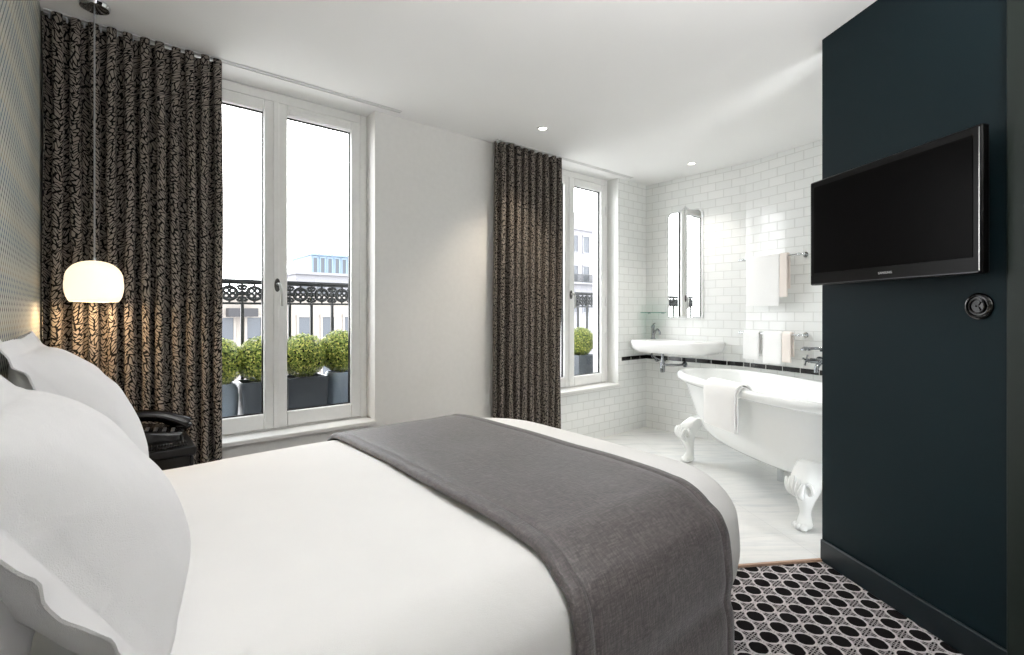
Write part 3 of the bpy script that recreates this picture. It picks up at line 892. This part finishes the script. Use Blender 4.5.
# claw feet
def claw(sx, sy):
    m = MB()
    px, py = (.50 if sx > 0 else -.70), .29*sy
    # leg: from the broad knee under the tub down to the ankle and paw
    ctrl = [(px-.02*sx, py-.05*sy, .36), (px+.015*sx, py+.0*sy, .29), (px+.035*sx, py+.025*sy, .22), (px+.025*sx, py+.02*sy, .15), (px+.012*sx, py+.012*sy, .09), (px+.018*sx, py+.022*sy, .05)]
    P = smooth_path(ctrl, 6); n = 20; RR = []
    rad = smooth_path([(.055,.07,0),(.062,.085,0),(.052,.07,0),(.034,.044,0),(.026,.032,0),(.036,.040,0)], 6)
    for i, (p, r) in enumerate(zip(P, rad)):
        ring = []
        for k in range(n):
            a = 2*pi*k/n
            rr = 1 + .10*cos(5*a) * min(1, max(0, (p.z-.10)/.1))     # leaf ribs on the knee
            ring.append((p.x + r.x*cos(a)*rr, p.y + r.y*sin(a)*rr, p.z))
        RR.append(ring)
    m.rings(RR, cap0=True, cap1=True)
    # scrolls either side of the knee
    for s in (-1, 1):
        sp = []
        for k in range(26):
            t = k/25; a = t*2*pi*1.25; r = .038*(1-.75*t)
            sp.append((px + .03*sx + s*.058 + r*cos(a)*s*.8, py + .055*sy - .012*sy*t, .235 + r*sin(a)))
        m.tube(sp, [.012*(1-.5*k/25) for k in range(26)], 8)
    # acanthus leaf over the knee
    for q in (-2, -1, 0, 1, 2):
        lp = smooth_path([(px+.02*sx+q*.010, py+.05*sy, .17), (px+.03*sx+q*.022, py+.095*sy, .22), (px+.02*sx+q*.032, py+.085*sy, .30-.012*abs(q))], 5)
        m.tube(lp, [.006+.010*sin(pi*k/(len(lp)-1)) for k in range(len(lp))], 8)
    # paw: ball and four toes
    m.ball((px+.018*sx, py+.022*sy, .032), .042, 18, 12, (1., 1.05, .74))
    for q in (-1.5, -.5, .5, 1.5):
        m.ball((px+.018*sx+q*.019, py+(.058-.006*abs(q))*sy, .021), .0165, 12, 8, (.85, 1.5, 1.2))
    o = m.build('claw_foot', M['enamel'], tub, smooth=60, M=TI)
for sx in (-1, 1):
    for sy in (-1, 1): claw(sx, sy)
m = MB(); Ry = Matrix.Rotation(radians(90), 4, 'Y')
mm = MB().lathe([(.0005, 0), (.026, 0), (.028, .004), (.022, .008), (.0005, .010)], (-.785, .02, .57), 24, M=Ry); mm.build('overflow', M['chrome'], tub, M=TI)
MB().tube([(.0,.10,.226),(.0,.10,.12),(.0,.10,.0015)], .022, 16).build('waste_pipe', M['chrome'], tub, M=TI)

# towel over the rim
def folded(path, width, th, layers, wob=.004, seed=0.):
    """a folded cloth strip draped along path (x along width, y/z from path); one closed rounded slab per layer"""
    m = MB(); P = [Vector((0, y, z)) for y, z in path]; P = smooth_path(P, 4); N = len(P)
    nor = []
    for i in range(N):
        t = (P[min(i+1,N-1)] - P[max(i-1,0)]).normalized(); nor.append(Vector((0, -t.z, t.y)))
    nu = 18
    for L in range(layers):
        RR = []
        for i in range(N):
            ring = []
            base = L*th*1.02; ends = min(i, N-1-i); hh = th * (1 if ends > 1 else (.55 if ends == 0 else .9))
            w = width*(1 - .012*L); x0 = -w/2
            for k in range(nu+1):
                x = x0 + w*k/nu; e = min(k, nu-k)
                hk = hh*(.5 if e == 0 else (.86 if e == 1 else 1))
                wv = wob*noise.noise(Vector((x*9, i*.25, seed+L)))
                ring.append(P[i] + Vector((x + .004*noise.noise(Vector((i*.3, L, seed)))*1, 0, 0)) + nor[i]*(base + th/2 + hk/2 + wv))
            for k in range(nu, -1, -1):
                x = x0 + w*k/nu; e = min(k, nu-k)
                hk = hh*(.5 if e == 0 else (.86 if e == 1 else 1))
                wv = wob*noise.noise(Vector((x*9, i*.25, seed+L)))
                ring.append(P[i] + Vector((x + .004*noise.noise(Vector((i*.3, L, seed)))*1, 0, 0)) + nor[i]*(base + th/2 - hk/2 + wv))
            RR.append(ring)
        m.rings(RR, cap0=True, cap1=True)
    return m
bw = -.372
# path from outside bottom, over the rim, to the inside (outward normals)
tp = [(bw-.040, .425), (bw-.040, .51), (bw-.040, .60), (bw-.040, .66), (bw-.030, .694), (bw-.004, .7065), (bw+.024, .696), (bw+.036, .665), (bw+.040, .62), (bw+.050, .56)]
m = folded([(y, z) for y, z in tp], .36, .017, 2, .004, 2.)
TT = empty('towel', TM @ Vector((-.10, 0, 0))); tag(TT, 'thick folded white towel draped over the bathtub rim', 'towel')
m.build('cloth', M['terry'], TT, smooth=60, M=TI)

# bath mixer on the tiled wall at the near end of the tub
WR = Vector((PD.x, PD.y)); WN = Vector((-PD.y, PD.x))
if WN.dot(Vector((3.2, 1.4)) - P1) < 0: WN = -WN
WM = Matrix(((WR.x, WN.x, 0, 0), (WR.y, WN.y, 0, 0), (0, 0, 1, 0), (0, 0, 0, 1)))     # local x along wall towards the camera, y out of the wall
def wallpt(s, z): p = P1 + WR*s; return Vector((p.x, p.y, z))
bm_ = empty('bath_mixer', wallpt(.73, .83)); tag(bm_, 'chrome bath mixer with hand shower on the tiled wall over the tub', 'mixer tap')
def wmb(nm, mb, mat, par, **k): return mb.build(nm, mat, par, M=WM, **k)
m = MB()
for x in (-.075, .075): m.tube([(x, .0008, 0), (x, .012, 0)], .03, 20); m.tube([(x, .012, 0), (x, .075, 0)], .012, 12)
m.tube([(-.10, .075, 0), (.10, .075, 0)], .02, 16)
wmb('mixer_body', m, M['tap_chrome'], bm_)
m = MB(); m.tube(smooth_path([(0,.09,-.005),(0,.13,-.01),(0,.165,-.035),(0,.17,-.075)], 6), [.016]*18+[.018], 14); wmb('spout', m, M['tap_chrome'], bm_)
for x in (-.115, .115):
    m = MB(); m.tube([(x*.86,.075,0),(x*1.2,.075,0)], .014, 12)
    for a in range(4): m.tube([(x*1.2,.075,0),(x*1.2,.075+.035*cos(a*pi/2+.4),.035*sin(a*pi/2+.4))], .006, 8); m.ball((x*1.2,.075+.037*cos(a*pi/2+.4),.037*sin(a*pi/2+.4)), .008, 8, 6)
    wmb('cross_handle', m, M['tap_chrome'], bm_)
m = MB(); m.tube([(0,.075,.018),(0,.075,.075)], .009, 10); m.tube([(-.03,.075,.08),(.03,.075,.08)], .008, 10); wmb('shower_cradle', m, M['tap_chrome'], bm_)
m = MB(); m.tube(smooth_path([(.09,.075,.105),(.02,.078,.10),(-.06,.085,.095),(-.11,.10,.09)], 5), .011, 12); m.lathe([(.012,.02),(.034,.0),(.034,-.008),(.0005,-.010)], (-.125,.105,.085), 20); wmb('hand_shower', m, M['tap_chrome'], bm_)
m = MB(); hs = smooth_path([(.09,.075,.105),(.13,.08,.07),(.14,.09,-.02),(.10,.11,-.12),(.03,.10,-.14),(.0,.09,-.06),(0,.085,-.015)], 8); m.tube(hs, .006, 8); wmb('hose', m, M['tap_chrome'], bm_)
# round chrome fitting above the mixer
m = MB().lathe([(.045, .0008), (.045, .006), (.032, .014), (.012, .018), (.0005, .019)], n=28, M=WM @ Matrix.Rotation(radians(-90), 4, 'X'))
ro = empty('soap_holder', wallpt(.76, 1.07)); tag(ro, 'round chrome wall fitting above the bath mixer', 'wall fitting')
m.build('rosette', M['chrome'], ro)
m = MB(); m.tube([(0,.018,0),(0,.05,0)], .008, 10); m.lathe([(.0005,-.004),(.03,-.004),(.042,.006),(.04,.007),(.028,-.001),(.0005,-.001)], (0,.075,0), 24)
m.build('dish', M['chrome'], ro, M=WM)

# towel rails and towels on the tiled wall
def towel_rail(s0, s1, z, off, label):
    r = empty('towel_rail', wallpt((s0+s1)/2, z)); tag(r, label, 'towel rail', 'chrome towel rails'); h = (s1-s0)/2
    m = MB(); m.tube([(-h-.02, off, 0), (h+.02, off, 0)], .007, 12); m.ball((-h-.022, off, 0), .011, 10, 8); m.ball((h+.022, off, 0), .011, 10, 8); wmb('bar', m, M['chrome'], r)
    for x in (-h+.015, h-.015):
        m = MB(); m.tube([(x, .0008, 0), (x, .010, 0)], .022, 20); m.tube([(x, .010, 0), (x, off-.012, 0)], .008, 10); m.ball((x, off, 0), .013, 12, 8); wmb('wall_mount', m, M['chrome'], r)
    return r
def hang(s, z, off, width, drop, th, layers, label, mat, group=None, seed=0.):
    t = empty('towel', wallpt(s, z)); tag(t, label, 'towel', group)
    r = .009
    pth = [(off+r+.003, -drop), (off+r+.002, -drop*.6), (off+r, -drop*.3), (off+r, -.03), (off+r*.95, 0), (off+r*.6, r*.8), (off, r), (off-r*.6, r*.8), (off-r*.95, 0), (off-r, -.03), (off-r, -drop*.3), (off-r-.003, -drop*.8)]
    pth = [(y, zz) for y, zz in reversed(pth)]
    m = folded(pth, width, th, layers, .003, seed)
    m.build('cloth', mat, t, smooth=60, M=WM)
    return t
towel_rail(.03, .56, 1.65, .09, 'upper chrome towel rail on the tiled wall')
towel_rail(.03, .56, 1.02, .09, 'lower chrome towel rail on the tiled wall')

# ------------------------------------------------------------------ washbasin
SD = (P1 - P0).normalized(); SN = Vector((-SD.y, SD.x))
if SN.dot(Vector((3.0, 2.0)) - P0) < 0: SN = -SN
SM = Matrix(((SD.x, SN.x, 0, 0), (SD.y, SN.y, 0, 0), (0, 0, 1, 0), (0, 0, 0, 1)))
def sinkpt(a, z): p = P0 + SD*a; return Vector((p.x, p.y, z))
wbn = empty('washbasin', sinkpt(.42, .80)); tag(wbn, 'wide white wall-hung washbasin with chrome tap under the mirror', 'washbasin')
def smb(nm, mb, mat, par=wbn, **k): return mb.build(nm, mat, par, M=SM, **k)
def slab(x0, x1, y0, y1, r, z, n=8):
    pts = []
    for cx, cy, a0, rr in ((x1-r, y1-r, 0, r), (x0+r, y1-r, pi/2, r), (x0+.005, y0+.005, pi, .005), (x1-.005, y0+.005, 1.5*pi, .005)):
        for k in range(n+1):
            a = a0 + pi/2*k/n; pts.append((cx + rr*cos(a), cy + rr*sin(a), z))
    return pts
X0, X1, Y1 = -.39, .42, .40
R = [slab(X0+.10, X1-.16, .02, Y1-.14, .10, 0), slab(X0+.05, X1-.06, .002, Y1-.05, .12, .012), slab(X0+.012, X1-.015, .0008, Y1-.012, .13, .05), slab(X0, X1, .0008, Y1, .14, .10), slab(X0+.001, X1, .0008, Y1-.001, .14, .118), slab(X0+.008, X1-.008, .002, Y1-.008, .134, .127),
     slab(X0+.03, X1-.24, .085, Y1-.03, .11, .124), slab(X0+.04, X1-.25, .095, Y1-.04, .10, .105), slab(X0+.06, X1-.27, .11, Y1-.06, .09, .06), slab(X0+.11, X1-.32, .15, Y1-.11, .06, .035)]
m = MB().rings(R, cap0=True, cap1=True); smb('basin', m, M['ceramic'], smooth=60)
fx, fy = -.30, .055
fa = MB(); fa.lathe([(.026,.1265),(.026,.132),(.017,.137),(.016,.235),(.019,.24),(.019,.262),(.012,.268)], (fx,fy,0), 20); fo = smb('tap', fa, M['tap_chrome'])
m = MB(); m.tube(smooth_path([(fx+.012,fy+.004,.17),(fx+.05,fy+.025,.215),(fx+.085,fy+.05,.225),(fx+.12,fy+.07,.20),(fx+.128,fy+.074,.175)], 6), .0105, 12); m.build('spout', M['tap_chrome'], fo, M=SM)
m = MB(); m.tube([(fx,fy,.266),(fx,fy,.276),(fx+.03,fy+.03,.284),(fx+.055,fy+.05,.288)], .006, 10); m.build('lever', M['tap_chrome'], fo, M=SM)
m = MB(); m.tube([(-.10,.20,.001),(-.10,.20,-.08)], .014, 14); m.lathe([(.010,-.185),(.022,-.18),(.024,-.15),(.024,-.09),(.016,-.08)], (-.10,.20,0), 20); m.tube(smooth_path([(-.08,.20,-.11),(-.02,.15,-.11),(.02,.08,-.11),(.02,.0015,-.11)], 5), .012, 12); m.lathe([(.028,0),(.024,.008)], (.02,.0012,-.11), 18, M=Matrix.Rotation(radians(-90),4,'X')); smb('bottle_trap', m, M['tap_chrome'])
for k, (xa, xb) in enumerate(((-.30, -.27), (-.26, -.20))):
    m = MB(); m.tube(smooth_path([(fx+.01*k,fy+.01,.012),(fx+.01*k,fy+.03,-.03),(xa,.05,-.07),(xb,.012,-.09)], 6), .006, 8); m.tube([(xb,.0012,-.09),(xb,.03,-.09)], .012, 12); m.ball((xb,.04,-.09), .016, 12, 8); smb('supply_valve', m, M['tap_chrome'])

# glass shelf in the corner and mirror
gs = empty('glass_shelf', sinkpt(.13, 1.19)); tag(gs, 'small greenish glass shelf beside the mirror above the tap', 'shelf')
m = MB(); m.box(-.12, .11, .004, .115, 0, .008); smb('shelf_plate', m, M['shelf_glass'], gs, bevel=.002)
for x in (-.08, .08): m = MB(); m.tube([(x,.0008,-.004),(x,.03,-.004)], .008, 12); m.ball((x,.032,-.004), .010, 10, 8); smb('bracket', m, M['chrome'], gs)
mi = empty('mirror', sinkpt(.445, 1.14)); tag(mi, 'tall frameless mirror with a scalloped glass edge above the washbasin', 'mirror')
MW, MH = .183, 1.02
def outline(w, h, dy, n=5):
    pts = [(-w, dy), (w, dy)]
    pts += [(w, dy + (h-dy)*k/14) for k in range(1, 15)]
    top = [(w*.90, h+.022), (w*.72, h+.028), (w*.5, h+.026), (w*.25, h+.035), (w*.08, h+.055), (0, h+.07)]
    pts += top + [(-x, z) for x, z in reversed(top[:-1])]
    pts += [(-w, dy + (h-dy)*k/14) for k in range(14, 0, -1)]
    return pts
o1 = outline(MW-.012, MH-.012, .012)
m = MB(); m.rings([[(x, y, z) for x, z in o1] for y in (.004, .014)], cap0=True, cap1=True); smb('mirror_glass', m, M['mirror'], mi, smooth=0)
m = MB(); oo = outline(MW, MH, 0)
m.rings([[(x, .0012, z) for x, z in oo], [(x, .008, z) for x, z in oo], [(x, .0145, z) for x, z in o1], [(x, .0148, z) for x, z in outline(MW-.014, MH-.014, .014)]], cap0=True)
for k in range(13):
    z = .04 + k*.078
    for s in (-1, 1): m.ball((s*(MW-.001), .007, z), .016, 12, 8, (.5, .35, 2.2))
smb('scalloped_edge', m, M['mirror_edge'], mi)

hang(.240, 1.65, .09, .30, .40, .012, 1, 'large white towel hanging from the upper chrome rail', M['terry'], None, 1.)
hang(.430, 1.65, .09, .065, .33, .014, 1, 'narrow cream towel on the upper chrome rail beside the large white towel', M['terry_cream'], None, 2.)
hang(.135, 1.02, .09, .15, .22, .013, 1, 'small white towel on the lower chrome rail, nearer the corner and the mirror', M['terry'], None, 3.)
hang(.330, 1.02, .09, .16, .24, .013, 1, 'white towel on the lower chrome rail between the small white towel and the cream one', M['terry'], None, 4.)
hang(.455, 1.02, .09, .075, .22, .014, 1, 'narrow cream towel on the lower chrome rail, nearer the bath mixer', M['terry_cream'], None, 5.)

# ------------------------------------------------------------------ outside
mb = MB(); mb.box(-3, 8, OUT + .001, 3.78, .27, .36)
structure(mb.build('floor_balcony', M['balcony'], smooth=0))
# iron railing
RD = 3.62; PIT = .1475; T0 = -1.0
ra = empty('balcony_railing', (2.2, RD, .36)); ir = Matrix.Translation((-2.2, -RD, -.36))
tag(ra, 'black wrought-iron balcony railing with ornate scroll band', 'railing')
NP = 44; XE = T0 + NP*PIT
m = MB(); m.box(T0, XE, RD-.022, RD+.022, 1.395, 1.415); m.box(T0, XE, RD-.012, RD+.012, 1.383, 1.3945); m.build('handrail', M['iron'], ra, M=ir, bevel=.003)
m = MB(); m.box(T0, XE, RD-.010, RD+.010, 1.250, 1.264); m.build('band_rail', M['iron'], ra, M=ir)
m = MB(); m.box(T0, XE, RD-.010, RD+.010, .43, .445); m.build('bottom_rail', M['iron'], ra, M=ir)
# one ornament panel and one baluster, copied along
off = -.065
def ornament():
    m = MB(); zc = 1.3235; w = PIT/2
    ring = [(.045*cos(2*pi*k/24), 0, zc + .042*sin(2*pi*k/24)) for k in range(24)]
    m.tube(ring, .0105, 8, closed=True)
    for sx in (-1, 1):
        for sz in (-1, 1):
            c = (sx*.018, 0, zc + sz*.017)
            m.tube([(c[0]+.015*cos(2*pi*k/14), 0, c[2]+.014*sin(2*pi*k/14)) for k in range(14)], .0078, 6, closed=True)
            # corner scrolls
            sp = []
            for k in range(16):
                t = k/15; a = t*2*pi*1.1; r = .017*(1-.6*t)
                sp.append((sx*(w-.017 - r*cos(a)*.9 + .004), 0, zc + sz*(.036 + r*sin(a)*.9)))
            m.tube(sp, .009, 6)
        m.ball((sx*(w-.011), 0, zc), .016, 10, 8)
        m.tube([(sx*.045, 0, zc), (sx*(w-.001), 0, zc)], .005, 6)
    for sz in (-1, 1): m.ball((0, 0, zc + sz*.05), .009, 10, 8); m.tube([(0,0,zc+sz*.042),(0,0,zc+sz*.0605)], .005, 6)
    return m
om = ornament().build('scroll_panel', M['iron'], ra, smooth=60, M=Matrix.Translation((0, 0, -.36)))
bm2 = MB(); bm2.box(-.009, .009, -.009, .009, .4455, 1.2495); bm2.box(-.006, .006, -.008, .008, 1.2645, 1.3825)
bal = bm2.build('baluster', M['iron'], ra, smooth=0, M=Matrix.Translation((0, 0, -.36)))
first = True
kk0 = round((1.07 - T0) / PIT)
for k in range(NP - 1):
    xc = 1.07 + (k - kk0) * PIT + (PIT/2 if False else 0)
    if not (T0 + PIT/2 - 1e-3 <= xc <= XE - PIT/2 + 1e-3): continue
    if first: a, b = om, bal; first = False
    else:
        a = om.copy(); C.objects.link(a); a.parent = ra
        b = bal.copy(); C.objects.link(b); b.parent = ra
    a.location = (xc - 2.2, 0, 0); b.location = (xc - PIT/2 - 2.2, 0, 0)
for x in (T0 + .01, XE - .01):
    m = MB(); m.box(x-.012, x+.012, RD-.012, RD+.012, .361, 1.3945); m.build('end_post', M['iron'], ra, M=ir)

# box balls in zinc planters
def foliage(r=.150, n=3400):
    m = MB(); rnd = random.Random(11)
    for i in range(n):
        z = 1 - 2*(i+.5)/n; a = i*2.39996; q = sqrt(1-z*z)
        d = Vector((q*cos(a), q*sin(a), z)); d = (d + Vector((rnd.gauss(0,.04), rnd.gauss(0,.04), rnd.gauss(0,.04)))).normalized()
        lump = 1 + .03*noise.noise(d*3.1)
        p = d * r * lump * rnd.uniform(.90, 1.01)
        t = Vector((rnd.gauss(0,1), rnd.gauss(0,1), rnd.gauss(0,1))); t = (t - d*t.dot(d)*.75).normalized()
        n2 = t.cross(d).normalized(); L = rnd.uniform(.015, .022); w = L*.62
        lift = d*rnd.uniform(-.002, .006)
        m.add([p - t*L*.5, p + n2*w*.5, p + t*L*.6 + lift, p - n2*w*.5], [(0,1,2,3)])
    return m
fol = None
def potted(x, kind, label, z=0.):
    global fol
    p = empty('potted_boxwood', (x, 3.508, .361)); tag(p, label, 'potted plant', 'box balls on the balcony')
    if fol is None:
        f = foliage().build('foliage', M['leaf'], p, smooth=0); fol = f.data
    else:
        f = bpy.data.objects.new('foliage', fol); C.objects.link(f); f.parent = p
    f.location = (0, 0, .53 + z); f.rotation_euler = (0, 0, random.uniform(0, 6))
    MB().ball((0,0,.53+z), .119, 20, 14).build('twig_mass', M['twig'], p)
    top = .395 + z*.6
    if kind == 'square':
        m = MB(); a, b = .118, .1315
        vs = [(-a,-.09,0),(a,-.09,0),(a,.09,0),(-a,.09,0),(-b,-.105,top),(b,-.105,top),(b,.105,top),(-b,.105,top)]
        c = b-.012; vs += [(-c,-.093,top),(c,-.093,top),(c,.093,top),(-c,.093,top),(-c,-.093,top-.03),(c,-.093,top-.03),(c,.093,top-.03),(-c,.093,top-.03)]
        fs = [(3,2,1,0),(0,1,5,4),(1,2,6,5),(2,3,7,6),(3,0,4,7)]
        fs += [(4,5,9,8),(5,6,10,9),(6,7,11,10),(7,4,8,11),(8,9,13,12),(9,10,14,13),(10,11,15,14),(11,8,12,15),(12,13,14,15)]
        m.add(vs, fs); m.build('planter', M['zinc_dark'], p, bevel=.004)
    else:
        m = MB(); pr = [(.0005,0),(.085,0),(.092,.01),(.105,.12),(.116,.24),(.118,.31),(.112,.36),(.098,top-.005),(.094,top),(.088,top),(.088,top-.03),(.0005,top-.03)]
        m.lathe(pr, n=36, caps=False); m.build('planter', M['zinc_light'], p)
    MB().lathe([(.0005, top-.029), (.08, top-.029), (.06, top-.012), (.0005, top-.006)], n=20, caps=False).build('soil', M['soil'], p)
potted(.541, 'round', 'box ball in pale round zinc pot beside the leaf-print curtain')
potted(.79, 'square', 'box ball in dark zinc planter behind the window pane next to the curtain')
potted(1.06, 'square', 'box ball in dark zinc planter, behind the window pane away from the curtain', .01)
potted(1.309, 'round', 'box ball in pale zinc pot at the window jamb next to the white wall', .03)
potted(3.86, 'square', 'box ball in dark planter seen through the tiled bathroom window')

# buildings across the street
structure(MB().box(-60, 130, 4.5, 160, -14.2, -14).build('street', M['street'], smooth=0))
def building(name, x0, x1, y, depth, zb, zt, label, wall, cols, rows, roofh=0, ww=.9, wh=1.5, yaw=0, rail_rows=()):
    b = empty(name, ((x0+x1)/2, y, zb), radians(yaw)); w = (x1-x0)/2; h = zt - zb
    tag(b, label, 'building')
    MB().box(-w, w, 0, depth, 0, h).build('facade', wall, b, smooth=0)
    m = MB(); m.box(-w-.15, w+.15, -.25, depth+.1, h, h+.22); m.build('cornice', wall, b, smooth=0)
    if roofh:
        m = MB(); a = 1.2
        m.add([(-w,-.05,h+.22),(w,-.05,h+.22),(w,depth,h+.22),(-w,depth,h+.22),(-w+a*.3,a,h+roofh),(w-a*.3,a,h+roofh),(w-a*.3,depth-a,h+roofh),(-w+a*.3,depth-a,h+roofh)],
              [(0,1,5,4),(1,2,6,5),(2,3,7,6),(3,0,4,7),(4,5,6,7)]); m.build('mansard_roof', M['roof'], b, smooth=0)
    for i in range(cols):
        x = -w + (i+.5)*2*w/cols
        for j in rows:
            z = h - j
            f = MB(); f.box(x-ww/2-.12, x+ww/2+.12, -.10, .02, z-.12, z+.0); f.box(x-ww/2-.12, x-ww/2, -.08, .02, z, z+wh); f.box(x+ww/2, x+ww/2+.12, -.08, .02, z, z+wh); f.box(x-ww/2-.15, x+ww/2+.15, -.12, .02, z+wh, z+wh+.15)
            fo_ = f.build('window', wall, b, smooth=0)
            MB().box(x-ww/2, x+ww/2, -.03, .0, z, z+wh).build('pane', M['far_window'], fo_, smooth=0)
    for j in rail_rows:
        z = h - j
        f = MB(); f.box(-w, w, -.75, 0, z-.18, z); f.build('balcony_slab', wall, b, smooth=0)
        f = MB(); f.box(-w, w, -.74, -.70, z+.9, z+.96); f.box(-w, w, -.74, -.70, z+.05, z+.1)
        k = -w
        while k < w: f.box(k, k+.05, -.735, -.705, z+.1, z+.9); k += .17
        f.build('balcony_rail', M['iron'], b, smooth=0)
    return b
building('apartment_building', 3.0, 12.5, 30, 8, -14, 2.0, 'low pale apartment house across the street beneath the railing band', M['facade'], 7, (2.3, 5.2), 0, .7, 1.2)
b = building('apartment_building', 13.2, 19, 46, 8, -14, 4.6, 'pale grey stone house beside the blue-grey tower', M['facade_grey'], 4, (2.4, 5.4), 0, .8, 1.4)
building('tower_block', 19.6, 25, 62, 8, -14, 8.2, 'far blue-grey tower block above the balcony railing', M['facade_blue'], 6, (2.2, 4.6, 7.0, 9.4), 0, .45, 1.9)
building('apartment_building', 40.0, 56.0, 40, 9, -14, 11.0, 'stone house with zinc mansard roof seen through the tiled bathroom window', M['facade_grey'], 8, (2.6, 6.2, 9.8), 2.4, 1.0, 1.9, 0, (6.3,))
m = MB(); m.box(5.0, 6.4, 29.0, 29.8, .95, 1.4); o = m.build('roof_box', M['dark_sign']); tag(o, 'small dark roof box on the pale house across the street', 'roof box')

# ------------------------------------------------------------------ light
W = bpy.data.worlds.new('sky'); sc.world = W; W.use_nodes = True
nt = W.node_tree; bg = nt.nodes['Background']
tcn = nt.nodes.new('ShaderNodeTexCoord'); sp = nt.nodes.new('ShaderNodeSeparateXYZ'); rp_ = nt.nodes.new('ShaderNodeValToRGB')
nt.links.new(tcn.outputs['Generated'], sp.inputs[0]); nt.links.new(sp.outputs[2], rp_.inputs[0])
rp_.color_ramp.elements[0].position = 0.; rp_.color_ramp.elements[0].color = (.97, .985, 1., 1)
rp_.color_ramp.elements[1].position = .8; rp_.color_ramp.elements[1].color = (.93, .97, 1., 1)
nt.links.new(rp_.outputs[0], bg.inputs['Color']); bg.inputs['Strength'].default_value = 7.0

def portal(x, y, z, w, h, rot):
    L = bpy.data.lights.new('portal', 'AREA'); L.shape = 'RECTANGLE'; L.size = w; L.size_y = h; L.cycles.is_portal = True
    o = bpy.data.objects.new('portal', L); C.objects.link(o); o.location = (x, y, z); o.rotation_euler = rot
portal((W1a+W1b)/2, OUT+.02, 1.5, W1b-W1a, 2.0, (radians(-90), 0, 0))
portal((W2a+W2b)/2, OUT+.02, 1.5, W2b-W2a, 2.0, (radians(-90), 0, 0))

# lamp inside the pendant shade
L = bpy.data.lights.new('pendant_glow', 'POINT'); L.energy = 5.0; L.color = (1., .72, .44); L.shadow_soft_size = .03
o = bpy.data.objects.new('pendant_glow', L); C.objects.link(o); o.location = (-.03, 2.74, 1.262)

# ------------------------------------------------------------------ camera
cd = bpy.data.cameras.new('camera'); cam = bpy.data.objects.new('camera', cd); C.objects.link(cam)
cam.location = (0, 0, 1.2); cam.rotation_euler = (radians(90), 0, -math.atan2(.64, .768))
cd.sensor_width = 36; cd.lens = 490/1024*36; cd.shift_y = -15.5/1024; cd.clip_start = .02; cd.clip_end = 400
sc.camera = cam
sc.view_settings.view_transform = 'Standard'; sc.view_settings.look = 'None'; sc.view_settings.gamma = 1
sc.view_settings.use_curve_mapping = False
sc.view_settings.exposure = .45
sc.cycles.max_bounces = 14; sc.cycles.diffuse_bounces = 7; sc.cycles.transparent_max_bounces = 16
sc.cycles.sample_clamp_indirect = 6
